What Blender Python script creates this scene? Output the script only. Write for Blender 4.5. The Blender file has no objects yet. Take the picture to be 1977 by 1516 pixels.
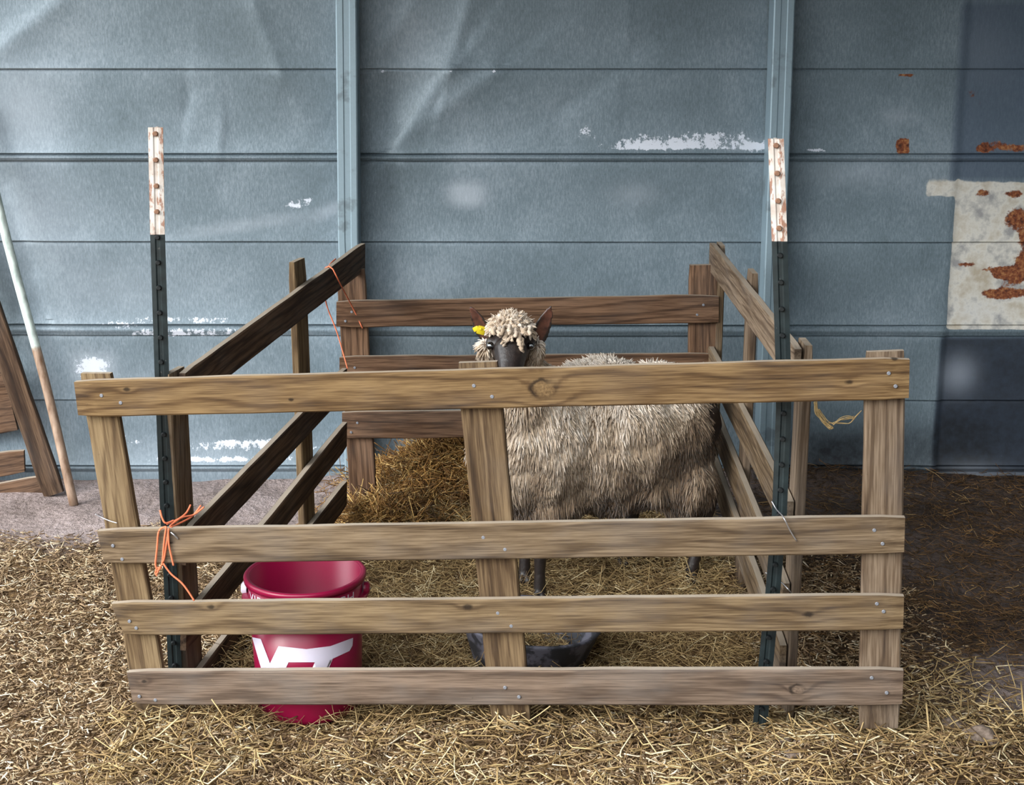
import bpy, bmesh, math, random
import numpy as np
from mathutils import Vector, Matrix, noise as mnoise
random.seed(7)
RNG = np.random.default_rng(11)
C = bpy.context.scene.collection
sc = bpy.context.scene

# ------------------------------------------------------------------ camera
W, H, F = 1977.0, 1516.0, 2840.0
PITCH = math.radians(14.5)
CAM = Vector((0.0, 0.0, 1.62))
cd = bpy.data.cameras.new('camera')
cd.sensor_width = 36.0
cd.lens = F / W * 36.0
cd.clip_start = 0.05
cam = bpy.data.objects.new('camera', cd)
C.objects.link(cam)
cam.location = CAM
cam.rotation_euler = (math.pi / 2 - PITCH, 0, 0)
sc.camera = cam

# ------------------------------------------------------------------ light: open barn front, overcast daylight
world = bpy.data.worlds.new('daylight')
sc.world = world
world.use_nodes = True
wn = world.node_tree.nodes; wl = world.node_tree.links
wn.clear()
w_out = wn.new('ShaderNodeOutputWorld'); w_bg = wn.new('ShaderNodeBackground')
w_bg.inputs['Color'].default_value = (0.93, 0.97, 1.0, 1)
w_bg.inputs['Strength'].default_value = 1.0
wl.new(w_bg.outputs[0], w_out.inputs[0])
# overcast sky: brightest overhead and towards the veiled sun (front left), dark trees round the horizon
w_tc = wn.new('ShaderNodeTexCoord')
def w_dot(vec, lo, hi):
    d = wn.new('ShaderNodeVectorMath'); d.operation = 'DOT_PRODUCT'; wl.new(w_tc.outputs['Generated'], d.inputs[0]); d.inputs[1].default_value = vec
    m = wn.new('ShaderNodeMapRange'); m.interpolation_type = 'SMOOTHSTEP'; wl.new(d.outputs['Value'], m.inputs[0]); m.inputs[1].default_value = lo; m.inputs[2].default_value = hi
    return m.outputs[0]
def w_math(op, a, b):
    m = wn.new('ShaderNodeMath'); m.operation = op
    for k, v in enumerate((a, b)):
        if isinstance(v, float): m.inputs[k].default_value = v
        else: wl.new(v, m.inputs[k])
    return m.outputs[0]
w_s = w_math('ADD', w_math('MULTIPLY', w_dot((0, 0, 1), .1, 1.0), 3.4), w_math('MULTIPLY', w_dot((-.80, -.45, .40), .35, 1.0), 4.2))
w_s = w_math('ADD', w_math('MULTIPLY', w_math('ADD', w_s, 1.0), w_dot((0, 0, 1), .02, .16)), .25)
wl.new(w_s, w_bg.inputs['Strength'])
sd = bpy.data.lights.new('sun_through_cloud', 'SUN')
sd.energy = 2.3
sd.angle = math.radians(26)
sd.color = (1.0, 0.95, 0.88)
sun = bpy.data.objects.new('sun_through_cloud', sd)
C.objects.link(sun)
SUN_DIR = Vector((0.76, 0.58, -0.42)).normalized()      # the way the light travels
sun.rotation_euler = SUN_DIR.to_track_quat('-Z', 'Y').to_euler()
sun.location = (-3, -4, 3)
sc.view_settings.view_transform = 'Standard'
sc.view_settings.look = 'None'
sc.view_settings.gamma = 1
sc.view_settings.use_curve_mapping = False
sc.view_settings.exposure = 0.0

# ------------------------------------------------------------------ measuring helpers
def ray(x, y):
    a = (x - W / 2) / F; b = (H / 2 - y) / F
    return Vector((a, math.cos(PITCH) + b * math.sin(PITCH), -math.sin(PITCH) + b * math.cos(PITCH)))
def P(x, y, Y):                         # photo measurement at depth Y
    d = ray(x, y); return CAM + d * (Y / d.y)
def G(x, y, h=0.0):                     # photo measurement at height h
    d = ray(x, y); return CAM + d * ((h - CAM.z) / d.z)
def VP(x, y, a, b):                     # photo measurement on the upright plane through ground points a, b
    n = Vector((-(b[1] - a[1]), b[0] - a[0], 0)); d = ray(x, y)
    t = (Vector((a[0], a[1], 0)) - CAM).dot(n) / d.dot(n)
    return CAM + d * t

# ------------------------------------------------------------------ object helpers
def link(o, parent=None):
    C.objects.link(o)
    if parent is not None:
        o.parent = parent
        o.location = o.location - parent.location
    return o
def tag(o, label, cat, group=None, kind=None):
    o['label'] = label; o['category'] = cat
    if group: o['group'] = group
    if kind: o['kind'] = kind
    return o
def empty(name, loc):
    o = bpy.data.objects.new(name, None); o.location = loc; o.empty_display_size = .1
    C.objects.link(o); return o
def smooth(me):
    me.polygons.foreach_set('use_smooth', [True] * len(me.polygons))
def mesh_obj(name, verts, faces, mats, parent=None, loc=None, smooth_it=False, mat_idx=None):
    me = bpy.data.meshes.new(name)
    loc = Vector(loc) if loc is not None else Vector((0, 0, 0))
    me.from_pydata([tuple(Vector(v) - loc) for v in verts], [], faces)
    for m in (mats if isinstance(mats, (list, tuple)) else [mats]): me.materials.append(m)
    if mat_idx is not None: me.polygons.foreach_set('material_index', mat_idx)
    if smooth_it: smooth(me)
    me.update()
    o = bpy.data.objects.new(name, me); o.location = loc
    return link(o, parent)

def strands(name, paths, radii, shade, mat, parent=None, sides=3, caps=True):
    """paths (n,k,3) world, radii (n,k) -> ONE mesh of thin stalks, float attribute 'shade' per stalk"""
    n, k, _ = paths.shape
    t = np.gradient(paths, axis=1)
    t /= np.linalg.norm(t, axis=2, keepdims=True) + 1e-9
    ref = np.zeros_like(t); ref[..., 2] = 1
    par = np.abs(t[..., 2]) > .9
    ref[par] = (1, 0, 0)
    u = np.cross(t, ref); u /= np.linalg.norm(u, axis=2, keepdims=True) + 1e-9
    v = np.cross(t, u)
    ang = np.arange(sides) * 2 * np.pi / sides
    ring = (u[:, :, None, :] * np.cos(ang)[None, None, :, None] + v[:, :, None, :] * np.sin(ang)[None, None, :, None])
    co = paths[:, :, None, :] + ring * radii[:, :, None, None]
    base = (np.arange(n) * k * sides)[:, None, None]
    i = np.arange(k - 1)[None, :, None]; j = np.arange(sides)[None, None, :]; jn = (j + 1) % sides
    quads = np.stack([base + i * sides + j, base + i * sides + jn, base + (i + 1) * sides + jn, base + (i + 1) * sides + j], -1).reshape(-1, 4)
    me = bpy.data.meshes.new(name)
    nv = n * k * sides
    me.vertices.add(nv); me.vertices.foreach_set('co', co.reshape(-1).astype(np.float32))
    nq = len(quads)
    idx = quads.reshape(-1); starts = np.arange(nq) * 4
    if caps:
        b0 = (np.arange(n) * k * sides)[:, None] + np.arange(sides)[None, ::-1]
        b1 = b0[:, ::-1] + (k - 1) * sides
        cp = np.concatenate([b0, b1]).reshape(-1)
        starts = np.concatenate([starts, nq * 4 + np.arange(2 * n) * sides]); idx = np.concatenate([idx, cp])
    me.loops.add(len(idx)); me.loops.foreach_set('vertex_index', idx.astype(np.int32))
    me.polygons.add(len(starts)); me.polygons.foreach_set('loop_start', starts.astype(np.int32))
    me.update(calc_edges=True)
    at = me.attributes.new('shade', 'FLOAT', 'POINT')
    at.data.foreach_set('value', np.repeat(shade, k * sides).astype(np.float32))
    smooth(me)
    me.materials.append(mat)
    me.validate()
    return link(bpy.data.objects.new(name, me), parent)

def tube(name, pts, r, mat, parent=None, sides=8, shade=.5):
    """a rope, wire or twine through the points (one or several paths of equal count after resampling)"""
    if not isinstance(pts[0], (list, tuple)): pts = [pts]
    out = []
    for p in pts:
        p = [Vector(q) for q in p]
        seg = [0.0]
        for a, b in zip(p, p[1:]): seg.append(seg[-1] + (b - a).length)
        k = 24; res = []
        for i in range(k):
            s = seg[-1] * i / (k - 1); j = 0
            while j < len(p) - 2 and seg[j + 1] < s: j += 1
            f = (s - seg[j]) / max(seg[j + 1] - seg[j], 1e-9)
            p0, p1, p2, p3 = p[max(j - 1, 0)], p[j], p[j + 1], p[min(j + 2, len(p) - 1)]
            q = 0.5 * ((2 * p1) + (p2 - p0) * f + (2 * p0 - 5 * p1 + 4 * p2 - p3) * f * f + (3 * p1 - p0 - 3 * p2 + p3) * f ** 3)
            res.append(q)
        out.append(res)
    A = np.array([[list(q) for q in r_] for r_ in out])
    R = np.full(A.shape[:2], r)
    return strands(name, A, R, np.full(len(A), shade), mat, parent, sides)

# ------------------------------------------------------------------ materials
class NT:
    def __init__(s, name):
        s.m = bpy.data.materials.new(name); s.m.use_nodes = True
        s.t = s.m.node_tree; s.t.nodes.clear()
        s.out = s.t.nodes.new('ShaderNodeOutputMaterial'); s.b = s.t.nodes.new('ShaderNodeBsdfPrincipled')
        s.t.links.new(s.b.outputs[0], s.out.inputs['Surface'])
    def n(s, typ, **kw):
        nd = s.t.nodes.new(typ)
        for k, v in kw.items():
            if k in nd.bl_rna.properties: setattr(nd, k, v)
        return nd
    def set(s, sock, v):
        if isinstance(v, bpy.types.NodeSocket): s.t.links.new(v, sock)
        elif v is not None: sock.default_value = v
    def math(s, op, a, b=None, c=None, clamp=False):
        nd = s.n('ShaderNodeMath', operation=op); nd.use_clamp = clamp
        s.set(nd.inputs[0], a)
        if b is not None: s.set(nd.inputs[1], b)
        if c is not None: s.set(nd.inputs[2], c)
        return nd.outputs[0]
    def obj(s, rnd=0.0):
        tc = s.n('ShaderNodeTexCoord').outputs['Object']
        if rnd:
            oi = s.n('ShaderNodeObjectInfo').outputs['Random']
            cb = s.n('ShaderNodeCombineXYZ')
            s.set(cb.inputs[0], s.math('MULTIPLY', oi, rnd)); s.set(cb.inputs[1], s.math('MULTIPLY', oi, rnd * .37)); s.set(cb.inputs[2], s.math('MULTIPLY', oi, rnd * .11))
            v = s.n('ShaderNodeVectorMath', operation='ADD'); s.set(v.inputs[0], tc); s.set(v.inputs[1], cb.outputs[0]); return v.outputs[0]
        return tc
    def vscale(s, v, sc_):
        m = s.n('ShaderNodeVectorMath', operation='MULTIPLY'); s.set(m.inputs[0], v); m.inputs[1].default_value = sc_; return m.outputs[0]
    def noise(s, v, scale=5, detail=3, rough=.55, dist=0):
        nd = s.n('ShaderNodeTexNoise'); s.set(nd.inputs['Vector'], v)
        nd.inputs['Scale'].default_value = scale; nd.inputs['Detail'].default_value = detail
        nd.inputs['Roughness'].default_value = rough; nd.inputs['Distortion'].default_value = dist
        return nd.outputs['Fac']
    def ramp(s, f, stops, interp='LINEAR'):
        nd = s.n('ShaderNodeValToRGB'); s.set(nd.inputs[0], f); cr = nd.color_ramp; cr.interpolation = interp
        while len(cr.elements) < len(stops): cr.elements.new(.5)
        for e, (p, c) in zip(cr.elements, stops):
            e.position = p; e.color = tuple(c) + (1,) if len(c) == 3 else c
        return nd.outputs[0]
    def mix(s, f, a, b, mode='MIX'):
        nd = s.n('ShaderNodeMix', data_type='RGBA', blend_type=mode)
        s.set(nd.inputs[0], f)
        for sk, v in ((nd.inputs[6], a), (nd.inputs[7], b)):
            if isinstance(v, bpy.types.NodeSocket): s.t.links.new(v, sk)
            else: sk.default_value = tuple(v) + (1,)
        return nd.outputs[2]
    def ss(s, f, lo, hi):
        nd = s.n('ShaderNodeMapRange', interpolation_type='SMOOTHSTEP'); s.set(nd.inputs[0], f)
        nd.inputs[1].default_value = lo; nd.inputs[2].default_value = hi; return nd.outputs[0]
    def bump(s, h, strength=.3, dist=.01):
        nd = s.n('ShaderNodeBump'); s.set(nd.inputs['Height'], h)
        nd.inputs['Strength'].default_value = strength; nd.inputs['Distance'].default_value = dist
        s.t.links.new(nd.outputs[0], s.b.inputs['Normal'])
    def attr(s, name):
        nd = s.n('ShaderNodeAttribute'); nd.attribute_name = name; return nd.outputs['Fac']
    def base(s, c, rough=.7, metal=0, spec=None):
        if isinstance(c, bpy.types.NodeSocket): s.t.links.new(c, s.b.inputs['Base Color'])
        else: s.b.inputs['Base Color'].default_value = tuple(c) + (1,)
        s.set(s.b.inputs['Roughness'], rough); s.set(s.b.inputs['Metallic'], metal)
        if spec is not None: s.b.inputs['Specular IOR Level'].default_value = spec

def lin(r, g, b):
    f = lambda c: (c / 255 / 12.92) if c / 255 <= .04045 else ((c / 255 + .055) / 1.055) ** 2.4
    return (f(r), f(g), f(b))

def wood(name, light, mid, dark, knots=(), grain=1.0, rnd=9.0, weather=.35, grey=(0.22, 0.2, 0.185)):
    """boards run along local X, their width along local Z; knots = (x, z, radius)"""
    light, mid, dark = [tuple(c * k_ for c in q_) for q_, k_ in ((light, .50), (mid, .38), (dark, .28))]; grey = tuple(c * .8 for c in grey)
    s = NT(name)
    v0 = s.obj(); v = s.obj(rnd) if not knots else v0
    sep = s.n('ShaderNodeSeparateXYZ'); s.set(sep.inputs[0], v0)
    sr = s.n('ShaderNodeSeparateXYZ'); s.set(sr.inputs[0], v)
    warp = s.noise(s.vscale(v, (1.3, 6, 6)), 1.0, 2)
    coord = s.math('ADD', s.math('MULTIPLY', sr.outputs[2], 66.0 * grain), s.math('MULTIPLY', warp, 11.0))
    kcol = None
    for (kx, kz, kr) in knots:
        big = kr >= .012
        dx = s.math('MULTIPLY', s.math('SUBTRACT', sep.outputs[0], kx), .75 if big else .6)
        dz = s.math('SUBTRACT', sep.outputs[2], kz)
        r = s.math('SQRT', s.math('ADD', s.math('MULTIPLY', dx, dx), s.math('MULTIPLY', dz, dz)))
        r = s.math('ADD', r, s.math('MULTIPLY', s.math('SUBTRACT', s.noise(v0, 55, 3), .5), kr * .9))
        g = s.math('POWER', 2.718, s.math('MULTIPLY', s.math('POWER', s.math('DIVIDE', s.math('MAXIMUM', r, 0.0), kr * 1.9), 2.0), -1.0))
        coord = s.math('ADD', coord, s.math('MULTIPLY', g, 2.2 if big else .8))
        if big:
            k1 = s.math('SUBTRACT', 1.0, s.ss(r, kr * .6, kr * .95))
            ringd = s.math('ABSOLUTE', s.math('SUBTRACT', s.math('DIVIDE', r, kr), 1.0))
            cres = s.ss(s.math('ADD', s.math('MULTIPLY', dx, -1.0 / kr), s.math('MULTIPLY', dz, .6 / kr)), -.4, .7)      # ring open on one side
            rr = s.math('MULTIPLY', s.math('SUBTRACT', 1.0, s.ss(ringd, .0, .42)), s.math('ADD', .25, s.math('MULTIPLY', cres, .75)))
        else:
            k1 = s.math('MULTIPLY', r, 0.0)
            rr = s.math('SUBTRACT', 1.0, s.ss(r, kr * .3, kr * .95))
        kcol = (k1, rr) if kcol is None else (s.math('MAXIMUM', kcol[0], k1), s.math('MAXIMUM', kcol[1], rr))
    rings = s.math('ADD', s.math('MULTIPLY', s.math('SINE', s.math('MULTIPLY', coord, 3.1)), .5), .5)
    fine = s.noise(s.vscale(v, (9, 240, 240)), 1, 3, .6)
    med = s.noise(s.vscale(v, (2.5, 22, 22)), 1, 4, .6)
    blot = s.noise(s.vscale(v, (5, 9, 9)), 1, 3)
    fac = s.math('ADD', s.math('MULTIPLY', s.math('POWER', rings, 4.5), .20), s.math('MULTIPLY', med, .78))
    fac = s.math('ADD', fac, s.math('MULTIPLY', s.math('SUBTRACT', fine, .5), .85))
    col = s.ramp(fac, [(.22, light), (.52, mid), (.86, dark)])
    col = s.mix(s.math('MULTIPLY', s.ss(blot, .42, .7), weather * .6), col, grey)
    speck = s.ss(s.noise(v, 130, 2, .7), .70, .78)
    col = s.mix(s.math('MULTIPLY', speck, .5), col, (.035, .025, .02))
    geo = s.n('ShaderNodeNewGeometry').outputs['Normal']; gz = s.n('ShaderNodeSeparateXYZ'); s.set(gz.inputs[0], geo)      # light from above painted pale on flat tops, with some dust
    lit_top = s.math('MULTIPLY', s.ss(gz.outputs[2], .75, .95), s.math('ADD', .35, s.math('MULTIPLY', blot, .5)))
    col = s.mix(lit_top, col, lin(176, 164, 148))
    if kcol:
        col = s.mix(s.math('MULTIPLY', kcol[1], .8), col, tuple(c * .28 for c in dark))
        col = s.mix(s.math('MULTIPLY', kcol[0], .7), col, s.ramp(s.noise(v0, 160, 3, .7), [(.35, tuple(c * .8 for c in mid)), (.65, light)]))
    s.base(col, .82, 0, .25)
    h = s.math('ADD', s.math('MULTIPLY', fine, .6), s.math('MULTIPLY', rings, .25))
    s.bump(h, .45, .004)
    return s.m

# colours of the timber
GOLD = dict(light=lin(176, 144, 100), mid=lin(138, 106, 68), dark=lin(70, 46, 28))
GREYB = dict(light=lin(172, 148, 118), mid=lin(134, 110, 82), dark=lin(78, 58, 42))
PINK = dict(light=lin(174, 152, 128), mid=lin(138, 114, 90), dark=lin(84, 62, 46))
BROWN = dict(light=lin(160, 124, 96), mid=lin(120, 88, 64), dark=lin(62, 42, 30))
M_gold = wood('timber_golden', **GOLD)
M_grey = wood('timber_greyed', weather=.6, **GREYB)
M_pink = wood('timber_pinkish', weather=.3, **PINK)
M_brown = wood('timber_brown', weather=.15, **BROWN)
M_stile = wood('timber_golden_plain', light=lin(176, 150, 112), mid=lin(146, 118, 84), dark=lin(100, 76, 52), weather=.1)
M_dark = wood('timber_dark', light=lin(132, 104, 80), mid=lin(92, 68, 50), dark=lin(48, 32, 24), weather=.2)  # darkest brown, for the left rails and the leaning stile

def simple(name, col, rough=.5, metal=0, nscale=60, namt=.25, dirt=None, bump=0):
    s = NT(name); v = s.obj()
    f = s.noise(v, nscale, 4, .6)
    c = s.mix(s.math('MULTIPLY', f, namt * 2), col, tuple(x * .45 for x in col))
    if dirt:
        c = s.mix(s.ss(s.noise(v, dirt[1], 4, .65), dirt[2], dirt[2] + .1), c, dirt[0])
    s.base(c, rough, metal)
    if bump: s.bump(f, bump, .003)
    return s.m
M_nail = simple('galvanised_nail', lin(140, 144, 152), .55, .4)
M_maroon = simple('maroon_plastic', lin(138, 12, 56), .32, 0, 25, .10)
M_white_print = simple('white_print', lin(225, 218, 235), .45, 0, 40, .08)
M_rubber = simple('black_rubber', lin(52, 54, 62), .6, 0, 30, .5, (lin(92, 92, 104), 14, .5), .3)
M_wire = simple('baling_wire', lin(200, 200, 205), .35, .8)
M_twine_o = simple('orange_twine', lin(236, 128, 88), .75, 0, 300, .3)
M_tag = simple('yellow_plastic', lin(225, 205, 40), .45, 0, 30, .12)

# galvanised sheet wall: attributes white / rust / aged carry the marks' places
def metal_wall():
    s = NT('galvanised_sheet'); v = s.obj()
    grain = s.noise(s.vscale(v, (1, 1, .28)), 190, 3, .7)
    spang = s.noise(v, 38, 3, .6)
    cloud = s.noise(v, 2.2, 4, .6)
    c = s.ramp(s.math('ADD', s.math('MULTIPLY', cloud, .6), s.math('MULTIPLY', grain, .5)),
               [(.3, lin(78, 93, 100)), (.55, lin(112, 128, 138)), (.8, lin(152, 166, 177))])
    c = s.mix(s.math('MULTIPLY', s.ss(s.noise(v, 230, 2, .6), .62, .72), .35), c, lin(60, 72, 76))
    aged = s.attr('aged')
    c = s.mix(s.math('MULTIPLY', aged, s.math('ADD', .45, s.math('MULTIPLY', cloud, .6)), clamp=True), c, lin(70, 84, 104))
    c = s.mix(s.math('MULTIPLY', s.attr('grime_shade'), s.math('ADD', .55, s.math('MULTIPLY', spang, .7)), clamp=True), c, lin(34, 38, 44))
    cream = s.attr('cream')
    cm = s.ss(s.math('ADD', cream, s.math('MULTIPLY', s.math('SUBTRACT', s.noise(v, 16, 4, .6), .5), .5)), .42, .58)
    c = s.mix(cm, c, s.ramp(s.noise(v, 12, 4, .65), [(.35, lin(150, 150, 150)), (.5, lin(206, 204, 196)), (.68, lin(176, 166, 148))]))
    wh = s.attr('white')
    wm = s.ss(s.math('ADD', wh, s.math('MULTIPLY', s.math('SUBTRACT', s.noise(s.vscale(v, (1, 1, .8)), 48, 5, .8), .5), 2.4)), .52, .66)
    c = s.mix(s.math('MULTIPLY', wm, .85), c, lin(222, 228, 240))
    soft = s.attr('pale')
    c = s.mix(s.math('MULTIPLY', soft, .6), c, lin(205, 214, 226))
    ru = s.attr('rust')
    rm = s.ss(s.math('ADD', ru, s.math('MULTIPLY', s.math('SUBTRACT', s.noise(v, 34, 5, .7), .5), 1.0)), .5, .66)
    c = s.mix(rm, c, s.ramp(s.noise(v, 60, 4, .7), [(.35, lin(62, 34, 26)), (.5, lin(122, 66, 38)), (.68, lin(170, 122, 78))]))
    rough = s.math('ADD', .52, s.math('MULTIPLY', s.math('MAXIMUM', rm, s.math('MAXIMUM', wm, cm)), .4))
    met = s.math('MULTIPLY', s.math('SUBTRACT', 1.0, s.math('MAXIMUM', rm, s.math('MAXIMUM', wm, cm))), .18)
    s.base(c, rough, met)
    s.bump(s.math('ADD', s.math('MULTIPLY', grain, .5), s.math('MULTIPLY', spang, .5)), .25, .003)
    return s.m
M_wall = metal_wall()
M_batten = simple('galvanised_batten', lin(150, 172, 184), .45, .3, 90, .16, (lin(120, 136, 144), 8, .56))

def ground_mat():
    s = NT('barn_dirt'); v = s.obj()
    a = s.noise(v, 3.5, 5, .6); b = s.noise(v, 45, 4, .7)
    c = s.ramp(s.math('ADD', s.math('MULTIPLY', a, .5), s.math('MULTIPLY', b, .5)), [(.32, lin(96, 84, 78)), (.5, lin(142, 128, 124)), (.68, lin(176, 162, 160))])
    litter = s.attr('litter')
    under = s.ramp(s.noise(v, 70, 5, .75), [(.34, lin(42, 30, 20)), (.5, lin(98, 76, 52)), (.66, lin(150, 122, 84))])
    c = s.mix(litter, c, under)
    dark_fac = s.attr('dark_ground')
    c = s.mix(s.math('MULTIPLY', dark_fac, .88), c, s.ramp(s.noise(v, 30, 5, .7), [(.4, lin(26, 20, 16)), (.65, lin(72, 56, 42))]))
    s.base(c, .95, 0, .15)
    s.bump(s.math('ADD', b, s.noise(v, 12, 4)), .8, .02)
    return s.m
M_ground = ground_mat()

def straw_mat(name, stops):
    s = NT(name); c = s.ramp(s.attr('shade'), stops)
    c = s.mix(s.math('MULTIPLY', s.noise(s.obj(), 60, 3), .5), c, lin(110, 84, 52))
    s.base(c, .62, 0, .35); return s.m
M_straw = straw_mat('chopped_straw', [(0, lin(70, 54, 42)), (.3, lin(134, 110, 84)), (.6, lin(184, 158, 122)), (.85, lin(222, 202, 168)), (1, lin(244, 232, 208))])
M_hay = straw_mat('meadow_hay', [(0, lin(62, 46, 30)), (.3, lin(122, 98, 64)), (.6, lin(170, 144, 98)), (.85, lin(214, 188, 136)), (1, lin(242, 226, 184))])
M_haydark = straw_mat('brown_hay', [(0, lin(52, 32, 16)), (.35, lin(112, 76, 36)), (.7, lin(168, 124, 62)), (1, lin(220, 186, 120))])
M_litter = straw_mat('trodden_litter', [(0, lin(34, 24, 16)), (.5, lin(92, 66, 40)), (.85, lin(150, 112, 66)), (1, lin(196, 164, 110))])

# ------------------------------------------------------------------ ground relief
def sstep(x, a, b):
    t = np.clip((x - a) / (b - a), 0, 1); return t * t * (3 - 2 * t)
def bumpf(X, Y):
    return (.010 * np.sin(X * 5.1 + 1.3) * np.sin(Y * 4.3 + .4) + .006 * np.sin(X * 13 + Y * 7) * np.sin(Y * 11 - X * 5) + .003 * np.sin(X * 31 + 2) * np.sin(Y * 29))
def gh(X, Y):
    X = np.asarray(X, float); Y = np.asarray(Y, float)
    h = bumpf(X, Y)
    def mound(cx, cy, rx, ry, a): return a * np.exp(-(((X - cx) / rx) ** 2 + ((Y - cy) / ry) ** 2))
    h = h + mound(-.15, 4.88, .32, .16, .17)           # hay heaped between the back hurdle and the wall
    h = h + mound(-.42, 4.50, .13, .16, .06)
    h = h + mound(.15, 4.0, .7, .6, .015) + mound(.80, 2.9, .35, .16, .055) + mound(.15, 3.02, .4, .12, .02) - mound(-.46, 3.27, .2, .18, .045)
    h = h + mound(.95, 4.98, .7, .12, .05)
    return h
WALL_Y = 5.02
def grid_mesh(name, xs, ys, zf, mat, attrs=None):
    X, Y = np.meshgrid(xs, ys); Z = zf(X, Y)
    nx, ny = len(xs), len(ys)
    me = bpy.data.meshes.new(name)
    co = np.stack([X, Y, Z], -1).reshape(-1).astype(np.float32)
    me.vertices.add(nx * ny); me.vertices.foreach_set('co', co)
    i = np.arange(ny - 1)[:, None] * nx; j = np.arange(nx - 1)[None, :]
    q = np.stack([i + j, i + j + 1, i + j + 1 + nx, i + j + nx], -1).reshape(-1, 4)
    me.loops.add(q.size); me.loops.foreach_set('vertex_index', q.reshape(-1).astype(np.int32))
    me.polygons.add(len(q)); me.polygons.foreach_set('loop_start', (np.arange(len(q)) * 4).astype(np.int32))
    me.update(calc_edges=True)
    for k, f in (attrs or {}).items():
        at = me.attributes.new(k, 'FLOAT', 'POINT'); at.data.foreach_set('value', np.clip(f(X, Y), 0, 1).reshape(-1).astype(np.float32))
    smooth(me); me.materials.append(mat)
    return link(bpy.data.objects.new(name, me))
def wob(X, Y): return .5 + .25 * np.sin(X * 3.3 + 1) * np.cos(Y * 2.7) + .15 * np.sin(X * 9 + Y * 6) + .1 * np.sin(X * 21 - Y * 17)
def in_pen(X, Y):
    l = -.78 + (Y - 3.3) * .22; return sstep(X, l - .05, l + .05) * (1 - sstep(X, .60, .68)) * sstep(Y, 3.1, 3.25) * (1 - sstep(Y, 4.75, 4.9))
def litter(X, Y):
    edge = 4.32 + .10 * np.sin(X * 4) + .08 * np.sin(X * 11 + 1)          # where the straw gives way to bare dirt, left of the pen
    d = 1 - sstep(Y, edge - .14, edge + .16)
    right = 1 - sstep(X, .9, 1.25) * sstep(Y, 3.05, 3.25)
    return np.clip(np.maximum(d * right, in_pen(X, Y)), 0, 1)
def dark_ground(X, Y): return sstep(X, .62, .9) * sstep(Y, 3.1 + .2 * sstep(X, 1.0, 1.3), 3.7) * (.75 + .25 * wob(X, Y))  # darker brown ground right of the pen
gx = np.concatenate([np.linspace(-8, -2.2, 18), np.linspace(-2.1, 2.1, 211), np.linspace(2.3, 7, 14)])
gy = np.concatenate([np.linspace(-6, 2.3, 24), np.linspace(2.4, 5.2, 141)])
ground = grid_mesh('ground', gx, gy, gh, M_ground, {'litter': litter, 'dark_ground': dark_ground})
ground['kind'] = 'structure'

# ------------------------------------------------------------------ back wall of ribbed sheet
def wall_h(y, x=W / 2): return P(x, y, WALL_Y).z
def WX(x, y): return P(x, y, WALL_Y).x
SEAM = [133, 467, 772]                       # single laps
RIB = [(296, 311), (625, 648)]               # lap, bright bead, lap
lap_z = [wall_h(y) for y in SEAM]; rib_z = [(wall_h(a), wall_h(b)) for a, b in RIB]
lap_z += [1.72]; rib_z += [(2.02, 1.99), (.06, .035)]
zs = set(np.round(np.arange(-.1, 2.75, .02), 4))
for z in lap_z + [q for r in rib_z for q in r]:
    for d in np.arange(-.02, .0201, .002): zs.add(round(float(z + d), 4))
zs = np.array(sorted(zs))
xs = np.concatenate([np.linspace(-4.5, -2.0, 40), np.arange(-1.98, 1.99, .012), np.linspace(2.0, 3.2, 30)])
WXg, WZg = np.meshgrid(xs, zs)
def lip(z, z0, a=.011):                      # sheet above the lap stands proud, tucks back sharply below it
    d = z - z0
    return a * np.exp(-np.clip(d, 0, None) / .05) * (d >= 0) + (-.006) * np.exp(-np.clip(-d, 0, None) / .006) * (d < 0)
out = np.zeros_like(WXg)
for z in lap_z: out += lip(WZg, z + .0 * WXg, .009)
for a, b in rib_z:
    out += lip(WZg, a, .014)
    out += lip(WZg, b, .006)
    m = (a + b) / 2; out += .010 * np.exp(-((WZg - m) / (abs(a - b) * .33 + 1e-3)) ** 2)
# dents and creases
def seg_d(x0, y0, x1, y1):
    ax, az = WX(x0, y0), wall_h(y0); bx, bz = WX(x1, y1), wall_h(y1)
    dx, dz = bx - ax, bz - az; L = math.hypot(dx, dz)
    t = np.clip(((WXg - ax) * dx + (WZg - az) * dz) / L ** 2, 0, 1)
    px, pz = WXg - ax - t * dx, WZg - az - t * dz
    side = np.sign((WXg - ax) * dz - (WZg - az) * dx)
    return np.hypot(px, pz), side, t
for (x0, y0, x1, y1, w, a) in [(765, 275, 868, 137, .05, .016), (765, 275, 955, 140, .06, .012), (868, 130, 905, 0, .05, .012), (742, 150, 765, 275, .04, -.009),
                               (868, 137, 742, 137, .03, .004), (545, 150, 490, 10, .05, .010), (0, 95, 120, 0, .06, .012), (365, 175, 362, 215, .03, -.006),
                               (795, 20, 740, 90, .07, .008), (430, 230, 425, 290, .02, .005), (0, 360, 60, 520, .07, -.012), (35, 700, 30, 610, .05, -.006), (1200, 130, 1080, 215, .06, -.006),
                               (1215, 10, 1205, 130, .05, .004)]:
    d, s_, t = seg_d(x0, y0, x1, y1)
    a *= 1.15; out += a * np.exp(-d / w) + .3 * a * s_ * np.exp(-d / (w * 1.6)) * (d / w)
rn = np.zeros_like(out)
for k in range(26):
    fx, fz, ph, ph2 = RNG.uniform(.6, 5), RNG.uniform(.6, 6), RNG.uniform(0, 6.3), RNG.uniform(0, 6.3)
    rn += np.sin(WXg * fx + ph + WZg * RNG.uniform(-2, 2)) * np.sin(WZg * fz + ph2) / (fx + fz)
out += rn * .006
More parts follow.
